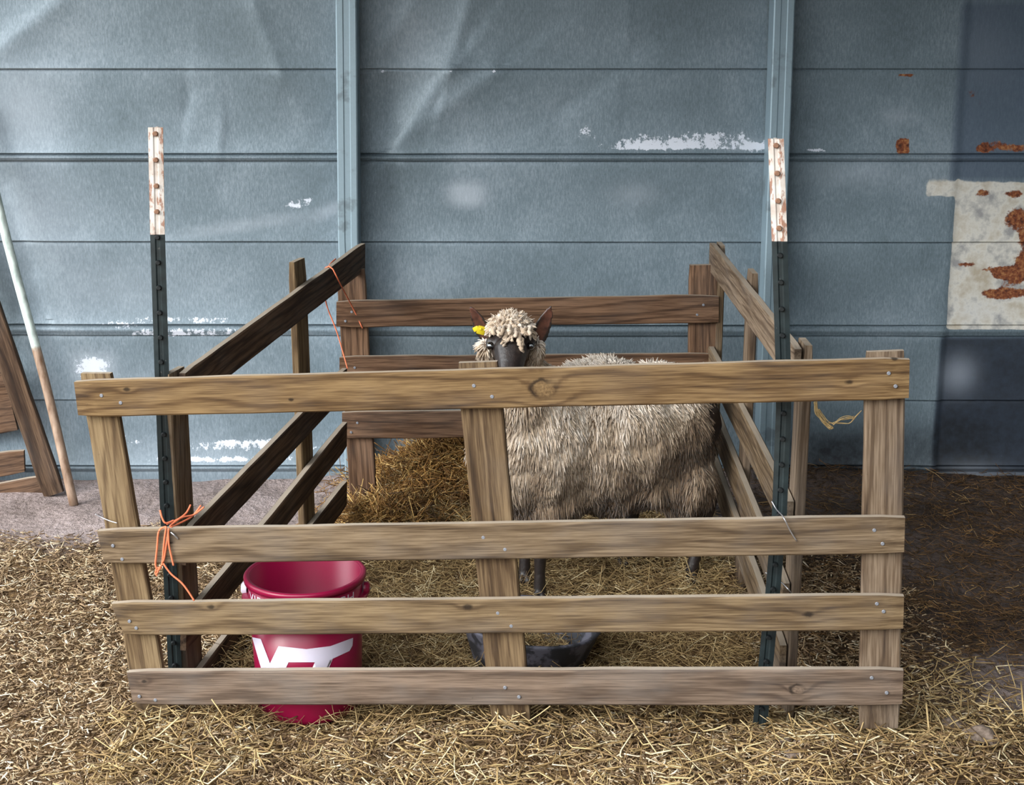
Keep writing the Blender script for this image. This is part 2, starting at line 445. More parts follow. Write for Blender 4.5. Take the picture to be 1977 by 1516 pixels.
# newer / older sheets lapping at the right
sx = WX(1858, 200)
out += -.006 * sstep(WXg, sx - .004, sx + .004) * (WZg > rib_z[1][0])
s2 = WX(1813, 800)
out += .012 * np.exp(-np.clip(s2 - WXg, 0, None) / .09) * (WXg < s2) * (WZg < rib_z[1][0])
me = bpy.data.meshes.new('wall_back')
nx, nz = len(xs), len(zs)
co = np.stack([WXg, WALL_Y - out, WZg], -1)
me.vertices.add(nx * nz); me.vertices.foreach_set('co', co.reshape(-1).astype(np.float32))
i = np.arange(nz - 1)[:, None] * nx; j = np.arange(nx - 1)[None, :]
q = np.stack([i + j, i + j + 1, i + j + 1 + nx, i + j + nx], -1).reshape(-1, 4)
me.loops.add(q.size); me.loops.foreach_set('vertex_index', q.reshape(-1).astype(np.int32))
me.polygons.add(len(q)); me.polygons.foreach_set('loop_start', (np.arange(len(q)) * 4).astype(np.int32))
me.update(calc_edges=True)
def ell(cx, cy, rx, ry, amp=1.0, p=2, tilt=0.0):
    ax, az = WX(cx, cy), wall_h(cy); k = WALL_Y * .985 / F
    dx = (WXg - ax); dz = (WZg - az) - tilt * dx
    return amp * np.exp(-(np.abs(dx) / (rx * k)) ** p - (np.abs(dz) / (ry * k)) ** p)
def box(x0, y0, x1, y1, e=.01):
    a, b = WX(x0, y0), WX(x1, y1); t, bt = wall_h(y0), wall_h(y1)
    return sstep(WXg, a - e, a + e) * (1 - sstep(WXg, b - e, b + e)) * sstep(WZg, bt - e, bt + e) * (1 - sstep(WZg, t - e, t + e))
white = (ell(1330, 272, 150, 17, .74, 3, .05) + ell(1235, 270, 30, 16, .2) + ell(1135, 252, 16, 16, .66) + ell(1122, 258, 10, 10, .5) + ell(1470, 284, 55, 9, .6, 3)
         + ell(1575, 289, 22, 4, .7, 3) + ell(180, 712, 36, 26, 1.0, 3) + ell(230, 628, 60, 6, .42, 3) + ell(340, 618, 150, 7, .50, 4)
         + ell(380, 642, 190, 11, .55, 4) + ell(470, 857, 120, 12, .75, 3, .02) + ell(430, 884, 170, 7, .85, 3, .02) + ell(580, 862, 60, 6, .5, 3, -.1) + ell(240, 845, 50, 8, .5, 3, -.3)
         + ell(577, 393, 34, 8, .78, 3, -.15 * -1) + ell(998, 268, 6, 5, .8) + ell(740, 138, 5, 4, 1) + ell(868, 137, 4, 4, 1) + ell(955, 137, 4, 4, 1) + ell(540, 140, 5, 4, .8)
         + ell(715, 380, 24, 5, .45, 3) + ell(1300, 285, 200, 3, .3, 4) + ell(280, 300, 40, 6, .35, 3) + ell(440, 302, 60, 5, .35, 3) + ell(1180, 55, 30, 4, .35, 3, -.1))
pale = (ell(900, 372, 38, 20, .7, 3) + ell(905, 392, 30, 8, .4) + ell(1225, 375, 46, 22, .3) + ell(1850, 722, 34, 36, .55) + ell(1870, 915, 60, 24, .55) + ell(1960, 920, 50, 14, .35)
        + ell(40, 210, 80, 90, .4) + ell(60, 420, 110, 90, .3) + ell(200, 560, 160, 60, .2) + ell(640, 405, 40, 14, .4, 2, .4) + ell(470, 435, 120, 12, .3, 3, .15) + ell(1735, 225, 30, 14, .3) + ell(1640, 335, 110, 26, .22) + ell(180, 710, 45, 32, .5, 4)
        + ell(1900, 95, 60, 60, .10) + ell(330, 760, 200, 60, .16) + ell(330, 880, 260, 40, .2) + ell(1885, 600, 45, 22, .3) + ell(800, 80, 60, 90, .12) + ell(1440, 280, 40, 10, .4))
rust = (ell(1741, 282, 14, 15, 1.3, 4) + ell(1750, 146, 20, 4, .9, 4) + ell(1880, 190, 22, 30, .62) + ell(1917, 280, 34, 16, .72) + ell(1965, 285, 26, 12, .7) + ell(1893, 288, 12, 8, .7)
        + ell(1900, 372, 26, 12, .75) + ell(1955, 372, 24, 10, .78) + ell(1965, 420, 34, 34, .82) + ell(1862, 513, 24, 8, .85, 3) + ell(1935, 526, 44, 12, .85, 3, -.25) + ell(1975, 505, 26, 24, .9)
        + ell(1930, 568, 70, 12, .62, 3) + ell(1945, 548, 46, 30, .50) + ell(1935, 60, 10, 16, .5) + ell(1828, 368, 60, 6, .35) + ell(1977, 460, 20, 20, .6))
cream = np.clip(box(1846, 352, 2200, 634) + box(1785, 350, 1850, 380) * .7 + ell(1800, 340, 60, 8, .4), 0, 1)
aged = np.clip(box(1858, 0, 2600, 350) * .9 + box(1815, 650, 2600, 960) * 1.3, 0, 1.3)
grime_shade = np.clip(box(1815, 652, 2600, 980) * .8 + ell(1700, 900, 190, 90, .75, 4) + ell(1560, 900, 120, 70, .4, 4) - pale, 0, 1)  # round patches paint the pen's shade; the box is a darker sheet
for k, f in dict(grime_shade=grime_shade, white=white, pale=pale, rust=rust, cream=cream, aged=aged).items():
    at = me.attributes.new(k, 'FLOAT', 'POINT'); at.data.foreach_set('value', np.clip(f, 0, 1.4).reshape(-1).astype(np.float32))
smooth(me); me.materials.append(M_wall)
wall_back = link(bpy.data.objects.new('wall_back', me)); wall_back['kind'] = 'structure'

# unseen barn roof, plus walls and a slab added to darken the right
def slab(name, lo, hi, mat):
    x0, y0, z0 = lo; x1, y1, z1 = hi
    v = [(x0, y0, z0), (x1, y0, z0), (x1, y1, z0), (x0, y1, z0), (x0, y0, z1), (x1, y0, z1), (x1, y1, z1), (x0, y1, z1)]
    f = [(0, 3, 2, 1), (4, 5, 6, 7), (0, 1, 5, 4), (1, 2, 6, 5), (2, 3, 7, 6), (3, 0, 4, 7)]
    o = mesh_obj(name, v, f, mat); o['kind'] = 'structure'; return o
M_plain = simple('old_galvanised', lin(120, 128, 132), .6, .2, 6, .3)
slab('unseen_ceiling', (-2.4, 2.3, 2.70), (3.3, 5.2, 2.76), M_plain)
slab('shade_wall_right', (2.05, .1, -.1), (2.15, 5.1, 2.70), M_plain)  # unseen wall, added to darken the right side
slab('shade_wall_front', (.85, .1, -.1), (2.05, .2, 2.70), M_plain)  # unseen light blocker, added to close the right half of the front
slab('unseen_ceiling', (.35, .1, 2.72), (2.05, 2.3, 2.76), M_plain)  # unseen slab, added to keep skylight off the right

def batten(name, pts):                       # folded galvanised channel standing off the sheet
    prof = [(-.034, 0), (-.034, .092), (-.030, .095), (-.012, .095), (-.009, .0925), (.009, .0925), (.012, .095), (.030, .095), (.034, .092), (.034, 0)]
    vs, fs = [], []
    n = len(prof)
    for (x, z) in pts:
        for (px, py) in prof: vs.append((x + px, WALL_Y - .012 - py, z))
    for r in range(len(pts) - 1):
        for k in range(n - 1):
            a = r * n + k; fs.append((a, a + 1, a + 1 + n, a + n))
    fs.append(tuple((len(pts) - 1) * n + k for k in range(n)))
    o = mesh_obj(name, vs, fs, M_batten); o['kind'] = 'structure'; return o
def bpts(pairs):
    out = []
    for (xc, y) in pairs:
        p = P(xc, y, WALL_Y - .105); out.append((p.x, p.z))
    a, b = out[0], out[1]; s_ = (a[0] - b[0]) / (a[1] - b[1])
    out.insert(0, (a[0] + s_ * (2.68 - a[1]), 2.68)); 
    a, b = out[-1], out[-2]; s_ = (a[0] - b[0]) / (a[1] - b[1])
    out.append((a[0] + s_ * (-.02 - a[1]), -.02)); return out
batten('trim_1', bpts([(668, 5), (672, 460), (680, 700), (684, 880)]))
batten('trim_2', bpts([(1515, 5), (1508, 200), (1498, 460), (1487, 760)]))

# ------------------------------------------------------------------ boards and hurdles
def board(name, quad, thick_dir, t, mat, parent, worn=.0012, origin=None):
    """quad = TL, TR, BR, BL corners of the front face (world); thickness goes along thick_dir"""
    TL, TR, BR, BL = [Vector(q) for q in quad]
    long_h = ((TR + BR) / 2 - (TL + BL) / 2); tall = ((TL + TR) / 2 - (BL + BR) / 2)
    if long_h.length < tall.length:          # an upright board: run its length along local X
        TL, TR, BR, BL = BL, TL, TR, BR
        long_h = ((TR + BR) / 2 - (TL + BL) / 2)
    ex = long_h.normalized(); ey = Vector(thick_dir).normalized(); ey = (ey - ex * ey.dot(ex)).normalized(); ez = ex.cross(ey)
    cen = (TL + TR + BR + BL) / 4
    M3 = Matrix((ex, ey, ez)).transposed()
    inv = M3.transposed()
    q = [inv @ (p - cen) for p in (TL, TR, BR, BL)]
    L = long_h.length; n = max(8, int(L / .05))
    seed = random.random() * 50
    vs = []; fs = []
    b = .0035
    for i in range(n + 1):
        f = i / n
        top = q[0].lerp(q[1], f); bot = q[3].lerp(q[2], f)
        x = top.x * .5 + bot.x * .5
        zt, zb = top.z, bot.z; xt, xb = top.x, bot.x
        w1 = (mnoise.noise((x * 7 + seed, 0, 3)) * worn * 1.6); w2 = (mnoise.noise((x * 7 + seed, 5, 9)) * worn * 1.6)
        bow = math.sin(f * math.pi) * (mnoise.noise((seed, 1, 1))) * .004
        sg = 1 if zt > zb else -1
        zt += w1 * sg; zb += w2 * sg
        e = .0 if 0 < i < n else b
        ring = [(xb, e, zb + b * sg), (xt, e, zt - b * sg), (xt, b * .9, zt - e * sg), (xt, t - b, zt - e * sg), (xt, t - e, zt - b * sg), (xb, t - e, zb + b * sg), (xb, t - b, zb + e * sg), (xb, b * .9, zb + e * sg)]
        for (xx, yy, zz) in ring: vs.append((xx, yy + bow, zz))
    for i in range(n):
        for k in range(8):
            a = i * 8 + k; c2 = i * 8 + (k + 1) % 8
            fs.append((a, c2, c2 + 8, a + 8))
    fs.append(tuple(range(7, -1, -1))); fs.append(tuple(n * 8 + k for k in range(8)))
    me = bpy.data.meshes.new(name); me.from_pydata(vs, [], fs)
    bm = bmesh.new(); bm.from_mesh(me); bmesh.ops.recalc_face_normals(bm, faces=bm.faces); bm.to_mesh(me); bm.free()
    me.materials.append(mat)
    o = bpy.data.objects.new(name, me); C.objects.link(o)
    Mw = M3.to_4x4(); Mw.translation = cen
    if parent: o.parent = parent; Mw = Matrix.Translation(-parent.location) @ Mw
    o.matrix_basis = Mw
    return o
def to_local(board_o, parent, p):
    M = Matrix.Translation(parent.location) @ board_o.matrix_basis
    return M.inverted() @ Vector(p)
def nail(parent_board, root, p, nrm, r=.0042):
    """a nail head lying on the board face; child of the board"""
    nrm = Vector(nrm).normalized(); u = nrm.orthogonal().normalized(); v = nrm.cross(u)
    M = (Matrix.Translation(root.location) @ parent_board.matrix_basis).inverted()
    vs = []; k = 10
    for (rr, hh) in ((r * 1.0, -.001), (r, .0008), (r * .8, .0016)):
        for i in range(k):
            a = 2 * math.pi * i / k; vs.append(M @ (Vector(p) + (u * math.cos(a) + v * math.sin(a)) * rr + nrm * hh))
    fs = [(r_ * k + i, r_ * k + (i + 1) % k, (r_ + 1) * k + (i + 1) % k, (r_ + 1) * k + i) for r_ in range(2) for i in range(k)]
    fs.append(tuple(2 * k + i for i in range(k)))
    me = bpy.data.meshes.new('nail'); me.from_pydata([tuple(x) for x in vs], [], fs); me.materials.append(M_nail)
    o = bpy.data.objects.new('nail', me); C.objects.link(o); o.parent = parent_board
    return o

# --- front hurdle --------------------------------------------------
FA = Vector((P(141, 770, 3.19).x, 3.19)); FB = Vector((P(1757, 730, 2.98).x, 2.98))
def fp(x, y): return VP(x, y, FA, FB)
fdir = Vector((FB.x - FA.x, FB.y - FA.y, 0)).normalized(); fnorm = Vector((-fdir.y, fdir.x, 0))   # away from camera
FT = .022
front = empty('hurdle', Vector((fp(990, 1380).x, fp(990, 1380).y, 0)))
tag(front, 'wide front hurdle of four weathered boards with a big knot in its top rail', 'hurdle', 'wooden hurdles of the sheep pen')
def knot_local(q, kp):
    TL, TR, BR, BL = q; cen = (TL + TR + BR + BL) / 4; ex = (((TR + BR) - (TL + BL)) / 2).normalized(); ez = ex.cross(fnorm)
    return ((kp - cen).dot(ex), (kp - cen).dot(ez))
front_rails = []
specs = [((141, 736, 1757, 692, 1755, 772, 150, 806), GOLD, [((1050, 752), .020), ((245, 752), .007), ((562, 772), .005), ((1640, 738), .008), ((1728, 693), .006)], .15, 1.0),
         ((186, 1024, 1748, 998, 1746, 1070, 200, 1090), GREYB, [((330, 1048), .004), ((1080, 1000), .006)], .35, .8),
         ((213, 1165, 1746, 1150, 1744, 1218, 238, 1228), dict(light=lin(174, 148, 112), mid=lin(138, 112, 80), dark=lin(80, 60, 42)), [((903, 1172), .010), ((408, 1172), .008), ((1560, 1186), .010)], .3, .8),
         ((243, 1297, 1745, 1294, 1742, 1364, 256, 1362), dict(light=lin(168, 144, 124), mid=lin(132, 110, 92), dark=lin(86, 66, 54)), [((278, 1316), .006), ((1540, 1332), .012)], .5, .7)]
for n_, (q8, cols, kn, wz, gr) in enumerate(specs):
    q = [fp(q8[0], q8[1]), fp(q8[2], q8[3]), fp(q8[4], q8[5]), fp(q8[6], q8[7])]
    kk = []
    for (kx, ky), r in kn:
        a, b = knot_local(q, fp(kx, ky)); kk.append((a, b, r))
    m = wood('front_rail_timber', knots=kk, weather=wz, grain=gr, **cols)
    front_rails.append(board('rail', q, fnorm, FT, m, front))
off = fnorm * (FT + .001)
def fp2(x, y):                                    # on the plane behind the rails
    n = fnorm; d = ray(x, y); a = Vector((FA.x, FA.y, 0)) + off
    return CAM + d * ((a - CAM).dot(n) / d.dot(n))
board('stile', [fp2(152, 722), fp2(214, 722), fp2(332, 1402), fp2(266, 1402)], fnorm, FT, M_stile, front)
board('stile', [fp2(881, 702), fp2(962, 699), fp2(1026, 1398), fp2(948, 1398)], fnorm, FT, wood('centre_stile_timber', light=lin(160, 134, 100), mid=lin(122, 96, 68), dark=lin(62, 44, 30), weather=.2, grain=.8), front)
board('stile', [fp2(1671, 681), fp2(1749, 678), fp2(1737, 1408), fp2(1658, 1408)], fnorm, FT, M_pink, front)
nails = {0: [(196, 764), (233, 778), (915, 745), (950, 766), (1716, 721), (1729, 746)],
         1: [(218, 1054), (236, 1080), (933, 1038), (975, 1061), (1688, 1024), (1704, 1050)],
         2: [(250, 1200), (263, 1213), (961, 1184), (987, 1209), (1693, 1166), (1706, 1181)],
         3: [(269, 1345), (300, 1352), (975, 1328), (1002, 1346), (1683, 1309), (1712, 1338)]}
for k, l in nails.items():
    for (x, y) in l: nail(front_rails[k], front, fp(x, y), -fnorm)

# --- left side hurdle: rails inside, stiles outside ------------------
LA = Vector((P(358, 755, 3.36).x, 3.36)); LB = Vector((P(707, 493, 4.70).x, 4.70))
ldir = Vector((LB.x - LA.x, LB.y - LA.y, 0)).normalized(); lnorm = Vector((-ldir.y, ldir.x, 0))      # outwards (left)
def lp(x, y): return VP(x, y, LA, LB)
left = empty('hurdle', Vector((LA.x * .5 + LB.x * .5, (LA.y + LB.y) / 2, 0)))
tag(left, 'dark shaded hurdle on the left side of the pen, from metal post to wall', 'hurdle', 'wooden hurdles of the sheep pen')
def cut(q, x1):
    (ax, ay), (bx, by), (cx, cy), (dx, dy) = q; f = (x1 - ax) / (bx - ax)
    return ((ax, ay), (x1, ay + (by - ay) * f), (x1, dy + (cy - dy) * f), (dx, dy))
LR = [((360, 719), (707, 468), (707, 521), (360, 793)), cut(((362, 1027), (712, 668), (712, 716), (362, 1095)), 672),
      cut(((362, 1194), (712, 764), (712, 812), (362, 1260)), 672), cut(((362, 1330), (712, 875), (712, 922), (362, 1396)), 672)]
side_h = []
for q in LR:
    Q = [lp(*p) for p in q]; side_h.append((Q[0].z, Q[1].z, Q[2].z, Q[3].z))
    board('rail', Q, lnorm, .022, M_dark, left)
def lo(x, y, k=.023):
    a = Vector((LA.x, LA.y, 0)) + lnorm * k; d = ray(x, y)
    return CAM + d * ((a - CAM).dot(lnorm) / d.dot(lnorm))
def stile_at(A, dirv, nrm, s0, s1, z0, z1, lean=0, mat=M_grey, parent=None, k=.023, t=.022):
    a = Vector((A.x, A.y, 0)) + nrm * k
    p = lambda s, z: a + dirv * (s + lean * (z - z0)) + Vector((0, 0, z))
    return board('stile', [p(s0, z1), p(s1, z1), p(s1, z0), p(s0, z0)], nrm, t, mat, parent)
Ll = (LB - LA).length
print('LEFT rails z', [[round(a, 3) for a in s] for s in side_h], 'len', Ll)
stile_at(LA, ldir, lnorm, -.03, .06, -.03, .80, 0, M_grey, left)
stile_at(LA, ldir, lnorm, .80, .89, -.02, .93, 0, M_stile, left)

# --- back hurdle -----------------------------------------------------
BY = 4.62
back = empty('hurdle', Vector((P(1020, 900, BY).x, BY, 0)))
tag(back, 'brown hurdle across the back of the pen, nearest the metal wall, behind the sheep', 'hurdle', 'wooden hurdles of the sheep pen')
def bp(x, y): return P(x, y, BY)
bn = Vector((0, 1, 0))
for q in [((649, 582), (1388, 570), (1388, 624), (649, 633)), ((655, 689), (1388, 683), (1388, 735), (655, 742)), ((660, 796), (1388, 790), (1388, 842), (660, 848)), ((672, 1002), (1388, 998), (1388, 1048), (672, 1052))]:
    b_ = board('rail', [bp(*p) for p in q], bn, .022, M_brown, back, worn=.0025)
    (x0, y0), (x1, y1), (x2, y2), (x3, y3) = q
    for (nx_, ny_) in ((x0 + 30, y0 * .6 + y3 * .4), (x0 + 18, y0 * .25 + y3 * .75), (x1 - 30, y1 * .65 + y2 * .35), (x1 - 42, y1 * .3 + y2 * .7)):
        nail(b_, back, bp(nx_, ny_), -bn)
bp2 = lambda x, y: P(x, y, BY + .023)
board('stile', [bp2(650, 523), bp2(705, 520), bp2(728, 985), bp2(676, 985)], bn, .022, M_brown, back)
board('stile', [bp2(1331, 513), bp2(1386, 512), bp2(1380, 1060), bp2(1326, 1060)], bn, .03, M_brown, back)

# --- right side hurdle -------------------------------------------------
RA = Vector((P(1530, 707, 3.18).x, 3.18)); RB = Vector((P(1367, 493, 4.72).x, 4.72))
rdir = Vector((RB.x - RA.x, RB.y - RA.y, 0)).normalized(); rnorm = Vector((rdir.y, -rdir.x, 0))       # outwards (right)
def rp(x, y): return VP(x, y, RA, RB)
right = empty('hurdle', Vector(((RA.x + RB.x) / 2, (RA.y + RB.y) / 2, 0)))
tag(right, 'pale hurdle on the right side of the pen, behind the bent metal post', 'hurdle', 'wooden hurdles of the sheep pen')
rA = [rp(1530, 669), rp(1366, 464), rp(1366, 520), rp(1530, 749)]
print('RIGHT top z', [round(v.z, 3) for v in rA], 'len', (RB - RA).length, RA, RB)
Rl = (RB - RA).length
def rq(s, z): return Vector((RA.x, RA.y, 0)) + rdir * s + Vector((0, 0, z))
board('rail', [rq(0, rA[0].z), rq(Rl, rA[1].z), rq(Rl, rA[2].z), rq(0, rA[3].z)], rnorm, .022, M_pink, right)
for (zn, zf) in ((.545, .575), (.345, .42), (.19, .27)):
    board('rail', [rq(0, zn), rq(Rl, zf), rq(Rl, zf - .089), rq(0, zn - .089)], rnorm, .022, M_grey, right)
stile_at(RA, rdir, rnorm, -.005, .085, -.02, rA[0].z + .005, 0, M_pink, right)
stile_at(RA, rdir, rnorm, .78, .87, -.02, .93, 0, M_pink, right)
stile_at(RA, rdir, rnorm, Rl - .09, Rl, .0, rA[1].z, 0, M_grey, right)

# ------------------------------------------------------------------ steel T-posts
def tpost_mat():
    s = NT('studded_post_paint'); v = s.obj()
    sp = s.n('ShaderNodeSeparateXYZ'); s.set(sp.inputs[0], v)
    wtip = s.attr('tip')
    g = s.ramp(s.noise(v, 40, 3), [(.3, lin(18, 28, 30)), (.7, lin(32, 44, 46))])
    chips = s.ss(s.noise(s.vscale(v, (1, 1, .5)), 70, 4, .7), .66, .72)
    g = s.mix(s.math('MULTIPLY', chips, .5), g, lin(120, 116, 110))
    w_ = s.ramp(s.noise(v, 25, 3), [(.3, lin(184, 168, 156)), (.6, lin(214, 210, 204))])
    rust = s.ss(s.math('ADD', s.noise(s.vscale(v, (1, 1, .35)), 65, 4, .7), s.math('MULTIPLY', s.attr('edge'), .14)), .61, .70)
    w_ = s.mix(s.math('MULTIPLY', rust, .8), w_, lin(142, 84, 50))
    s.base(s.mix(wtip, g, w_), .5, .1); s.bump(s.noise(v, 90, 3), .2, .002)
    return s.m
M_tpost = tpost_mat()
def tpost(name, pts, tip_z, label, yaw=0.0):
    """pts = [(world point on the face centre), ...] top to bottom; T face to the camera, spine behind"""
    root = empty(name, Vector((pts[-1].x, pts[-1].y, 0)))
    hw, t = .0165, .004
    prof = [(-hw, 0), (-.006, -.001), (-.003, .0015), (.003, .0015), (.006, -.001), (hw, 0), (hw, t), (.003, t + .001), (.003, .030), (-.003, .030), (-.003, t + .001), (-hw, t)]
    edge = [1, .3, 0, .6, .6, 1, 1, 0, 0, 0, 0, 1]
    # resample
    P_ = []
    for a, b in zip(pts, pts[1:]):
        k = max(2, int((a - b).length / .03))
        for i in range(k): P_.append(a.lerp(b, i / k))
    P_.append(pts[-1])
    c, s_ = math.cos(yaw), math.sin(yaw)
    vs, fs, tip, ed = [], [], [], []
    n = len(prof)
    rows = []
    for p in P_: rows.append(p)
    extra = []
    for a, b in zip(rows, rows[1:]):
        extra.append(a)
        if a.z > tip_z > b.z:
            f = (a.z - tip_z) / (a.z - b.z); m = a.lerp(b, f); extra.append(m + Vector((0, 0, .0005))); extra.append(m - Vector((0, 0, .0005)))
    extra.append(rows[-1])
    for p in extra:
        for k, (x, y) in enumerate(prof):
            vs.append((p.x + x * c - y * s_, p.y + x * s_ + y * c, p.z)); tip.append(1.0 if p.z > tip_z else 0.0); ed.append(edge[k])
    for r in range(len(extra) - 1):
        for k in range(n):
            a = r * n + k; b = r * n + (k + 1) % n
            fs.append((a, a + n, b + n, b))
    fs.append(tuple(range(n))); fs.append(tuple((len(extra) - 1) * n + k for k in reversed(range(n))))
    loc = root.location
    me = bpy.data.meshes.new('bar'); me.from_pydata([tuple(Vector(v) - loc) for v in vs], [], fs)
    for nm, arr in (('tip', tip), ('edge', ed)):
        at = me.attributes.new(nm, 'FLOAT', 'POINT'); at.data.foreach_set('value', arr)
    me.materials.append(M_tpost)
    o = bpy.data.objects.new('bar', me); C.objects.link(o); o.parent = root
    # studs
    s = .014; tot = [0.0]
    for a, b in zip(P_, P_[1:]): tot.append(tot[-1] + (a - b).length)
    d = .014; sme = None
    while d < tot[-1] - .03:
        j = max(i for i in range(len(tot)) if tot[i] <= d); j = min(j, len(P_) - 2)
        p = P_[j].lerp(P_[j + 1], (d - tot[j]) / (tot[j + 1] - tot[j]))
        key = p.z > tip_z
        me2 = bpy.data.meshes.new('stud')
        vv = []; k = 10
        for (rr, hh) in ((.0068, .003), (.0066, -.004), (.0048, -.0075)):
            for i in range(k):
                an = 2 * math.pi * i / k; x = rr * math.cos(an); z = rr * math.sin(an) * .85; y = hh
                vv.append((x * c - y * s_, x * s_ + y * c, z))
        ff = [(r_ * k + i, r_ * k + (i + 1) % k, (r_ + 1) * k + (i + 1) % k, (r_ + 1) * k + i) for r_ in range(2) for i in range(k)] + [tuple(2 * k + i for i in range(k))]
        me2.from_pydata(vv, [], ff); me2.materials.append(M_studr if key else M_studb)
        so = bpy.data.objects.new('stud', me2); C.objects.link(so); so.parent = root; so.location = p - root.location
        d += .0585
    tag(root, label, 'fence post', 'studded steel fence posts')
    return root
M_studr = simple('rusty_stud', lin(150, 112, 88), .7, .1, 80, .4)
M_studb = simple('dark_stud', lin(20, 26, 28), .6, .2, 80, .4)
tl = [P(300, 246, 3.335), P(304, 455, 3.34), P(312, 715, 3.34), P(323, 1000, 3.335), P(338, 1290, 3.325)]
e = tl[-1] + (tl[-1] - tl[-2]) * (tl[-1].z + .04) / (tl[-2].z - tl[-1].z); tl.append(e)
tpost('fence_post', tl, P(304, 453, 3.34).z, 'straight studded steel post with white tip standing at the left corner of the pen', .06)
tr = [P(1498, 268, 3.14), P(1505, 462, 3.135), P(1512, 700, 3.13), P(1513, 790, 3.13), P(1505, 990, 3.12), P(1492, 1145, 3.115), P(1478, 1290, 3.11)]
e = tr[-1] + (tr[-1] - tr[-2]) * (tr[-1].z + .04) / (tr[-2].z - tr[-1].z); tr.append(e)
tpost('fence_post', tr, P(1505, 462, 3.165).z, 'bent studded steel post with rust-streaked white tip at the right corner of the pen', -.10)

# ------------------------------------------------------------------ things leaning at the far left
lean = empty('hurdle', G(103, 958, 0))
tag(lean, 'dark brown hurdle standing on end against the wall beside the thin pole', 'hurdle')
def ln(x, y, dY=0): return P(x, y, 4.84 + dY + max(0, (950 - y)) * .00022)
ld = Vector((-.12, 1, .06)).normalized()
board('stile', [ln(-102, 420), ln(-60, 420), ln(122, 950), ln(84, 962)], ld, .03, M_dark, lean)
board('rail', [ln(-260, 985, .04), ln(80, 918, .04), ln(96, 952, .04), ln(-260, 1050, .04)], ld, .022, M_brown, lean)
board('rail', [ln(-260, 905, .045), ln(46, 868, .045), ln(46, 915, .045), ln(-260, 965, .045)], ld, .022, M_brown, lean)
board('rail', [ln(-260, 730, .045), ln(6, 700, .045), ln(30, 838, .045), ln(-260, 880, .045)], ld, .022, M_brown, lean)

def pole_mat():
    s = NT('worn_pole_paint'); v = s.obj(); sp = s.n('ShaderNodeSeparateXYZ'); s.set(sp.inputs[0], v)
    f = s.ss(s.math('ADD', sp.outputs[2], s.math('MULTIPLY', s.math('SUBTRACT', s.noise(v, 14, 4), .5), .12)), .50, .53)
    c = s.mix(f, s.ramp(s.noise(s.vscale(v, (1, 1, .2)), 60, 4), [(.3, lin(112, 84, 62)), (.7, lin(170, 146, 126))]),
              s.ramp(s.noise(s.vscale(v, (1, 1, .3)), 50, 4), [(.3, lin(150, 165, 160)), (.6, lin(205, 218, 212))]))
    s.base(c, .6); return s.m
pb = G(143, 976, .0); pt_ = P(-52, 190, WALL_Y - .04)
pole = tube('pole', [pb, pb.lerp(pt_, .3) + Vector((.006, 0, 0)), pb.lerp(pt_, .65) - Vector((.004, 0, 0)), pt_], .0155, pole_mat(), sides=12)
tag(pole, 'thin round pole, worn white above and bare wood below, leaning on the metal wall', 'pole')

# ------------------------------------------------------------------ bucket
def lathe(name, prof, mat, parent, loc=(0, 0, 0), seg=72, closed=False):
    vs, fs = [], []
    for (r, z) in prof:
        for i in range(seg):
            a = 2 * math.pi * i / seg; vs.append((r * math.cos(a), r * math.sin(a), z))
    n = len(prof)
    for k in range(n - 1):
        for i in range(seg):
            a = k * seg + i; b = k * seg + (i + 1) % seg
            fs.append((a, b, b + seg, a + seg))
    me = bpy.data.meshes.new(name); me.from_pydata(vs, [], fs); me.materials.append(mat); smooth(me)
    bm = bmesh.new(); bm.from_mesh(me); bmesh.ops.recalc_face_normals(bm, faces=bm.faces); bm.to_mesh(me); bm.free()
    o = bpy.data.objects.new(name, me); o.location = loc; C.objects.link(o); o.parent = parent
    return o
bz = -.042
bk = P(589, 1104, 3.335)                       # centre of the rim
BH = bk.z
bucket = empty('bucket', Vector((bk.x, bk.y, bz)))
tag(bucket, 'maroon plastic bucket with a white letter emblem standing inside the pen', 'bucket')
R1, R0 = .1475, .128
print('bucket rim h', BH, bk)
BHt = BH - bz
lathe('shell', [(0, .004), (R0 - .01, .004), (R0 - .002, .012), (R0, .02), (R1 - .009, BHt - .002), (R1 - .014, BHt - .002), (R0 - .006, .024), (0, .022)], M_maroon, bucket)
lathe('rim', [(R1 - .013, BHt - .004), (R1 - .009, BHt), (R1 - .003, BHt), (R1, BHt - .004), (R1 - .001, BHt - .014), (R1 - .008, BHt - .016)], M_maroon, bucket)
lathe('collar', [(R1 - .010, BHt - .048), (R1 + .004, BHt - .050), (R1 + .006, BHt - .056), (R1 - .003, BHt - .066), (R1 - .012, BHt - .070)], M_maroon, bucket)
# wire handle hanging on the far side, with its two ears
for sx_ in (-1, 1):
    vs = []; k = 14
    for (rr, hh) in ((.016, 0), (.016, .010), (.011, .014)):
        for i in range(k):
            a = 2 * math.pi * i / k; vs.append((sx_ * (R1 - .006 + hh), rr * math.cos(a), BHt - .042 + rr * math.sin(a)))
    fs = [(r_ * k + i, r_ * k + (i + 1) % k, (r_ + 1) * k + (i + 1) % k, (r_ + 1) * k + i) for r_ in range(2) for i in range(k)] + [tuple(2 * k + i for i in range(k))]
    me = bpy.data.meshes.new('handle_ear'); me.from_pydata(vs, [], fs); me.materials.append(M_maroon if sx_ > 0 else M_white_print); smooth(me)  # left ear is white: its highlight painted as colour
    o = bpy.data.objects.new('handle_ear', me); C.objects.link(o); o.parent = bucket
hp = []
for i in range(13):
    a = math.pi * i / 12; hp.append(Vector((bk.x + (R1 + .008) * math.cos(a), bk.y + (R1 + .012) * math.sin(a), BH - .042 - .09 * math.sin(a))))
tube('handle', hp, .0022, M_wire, bucket)
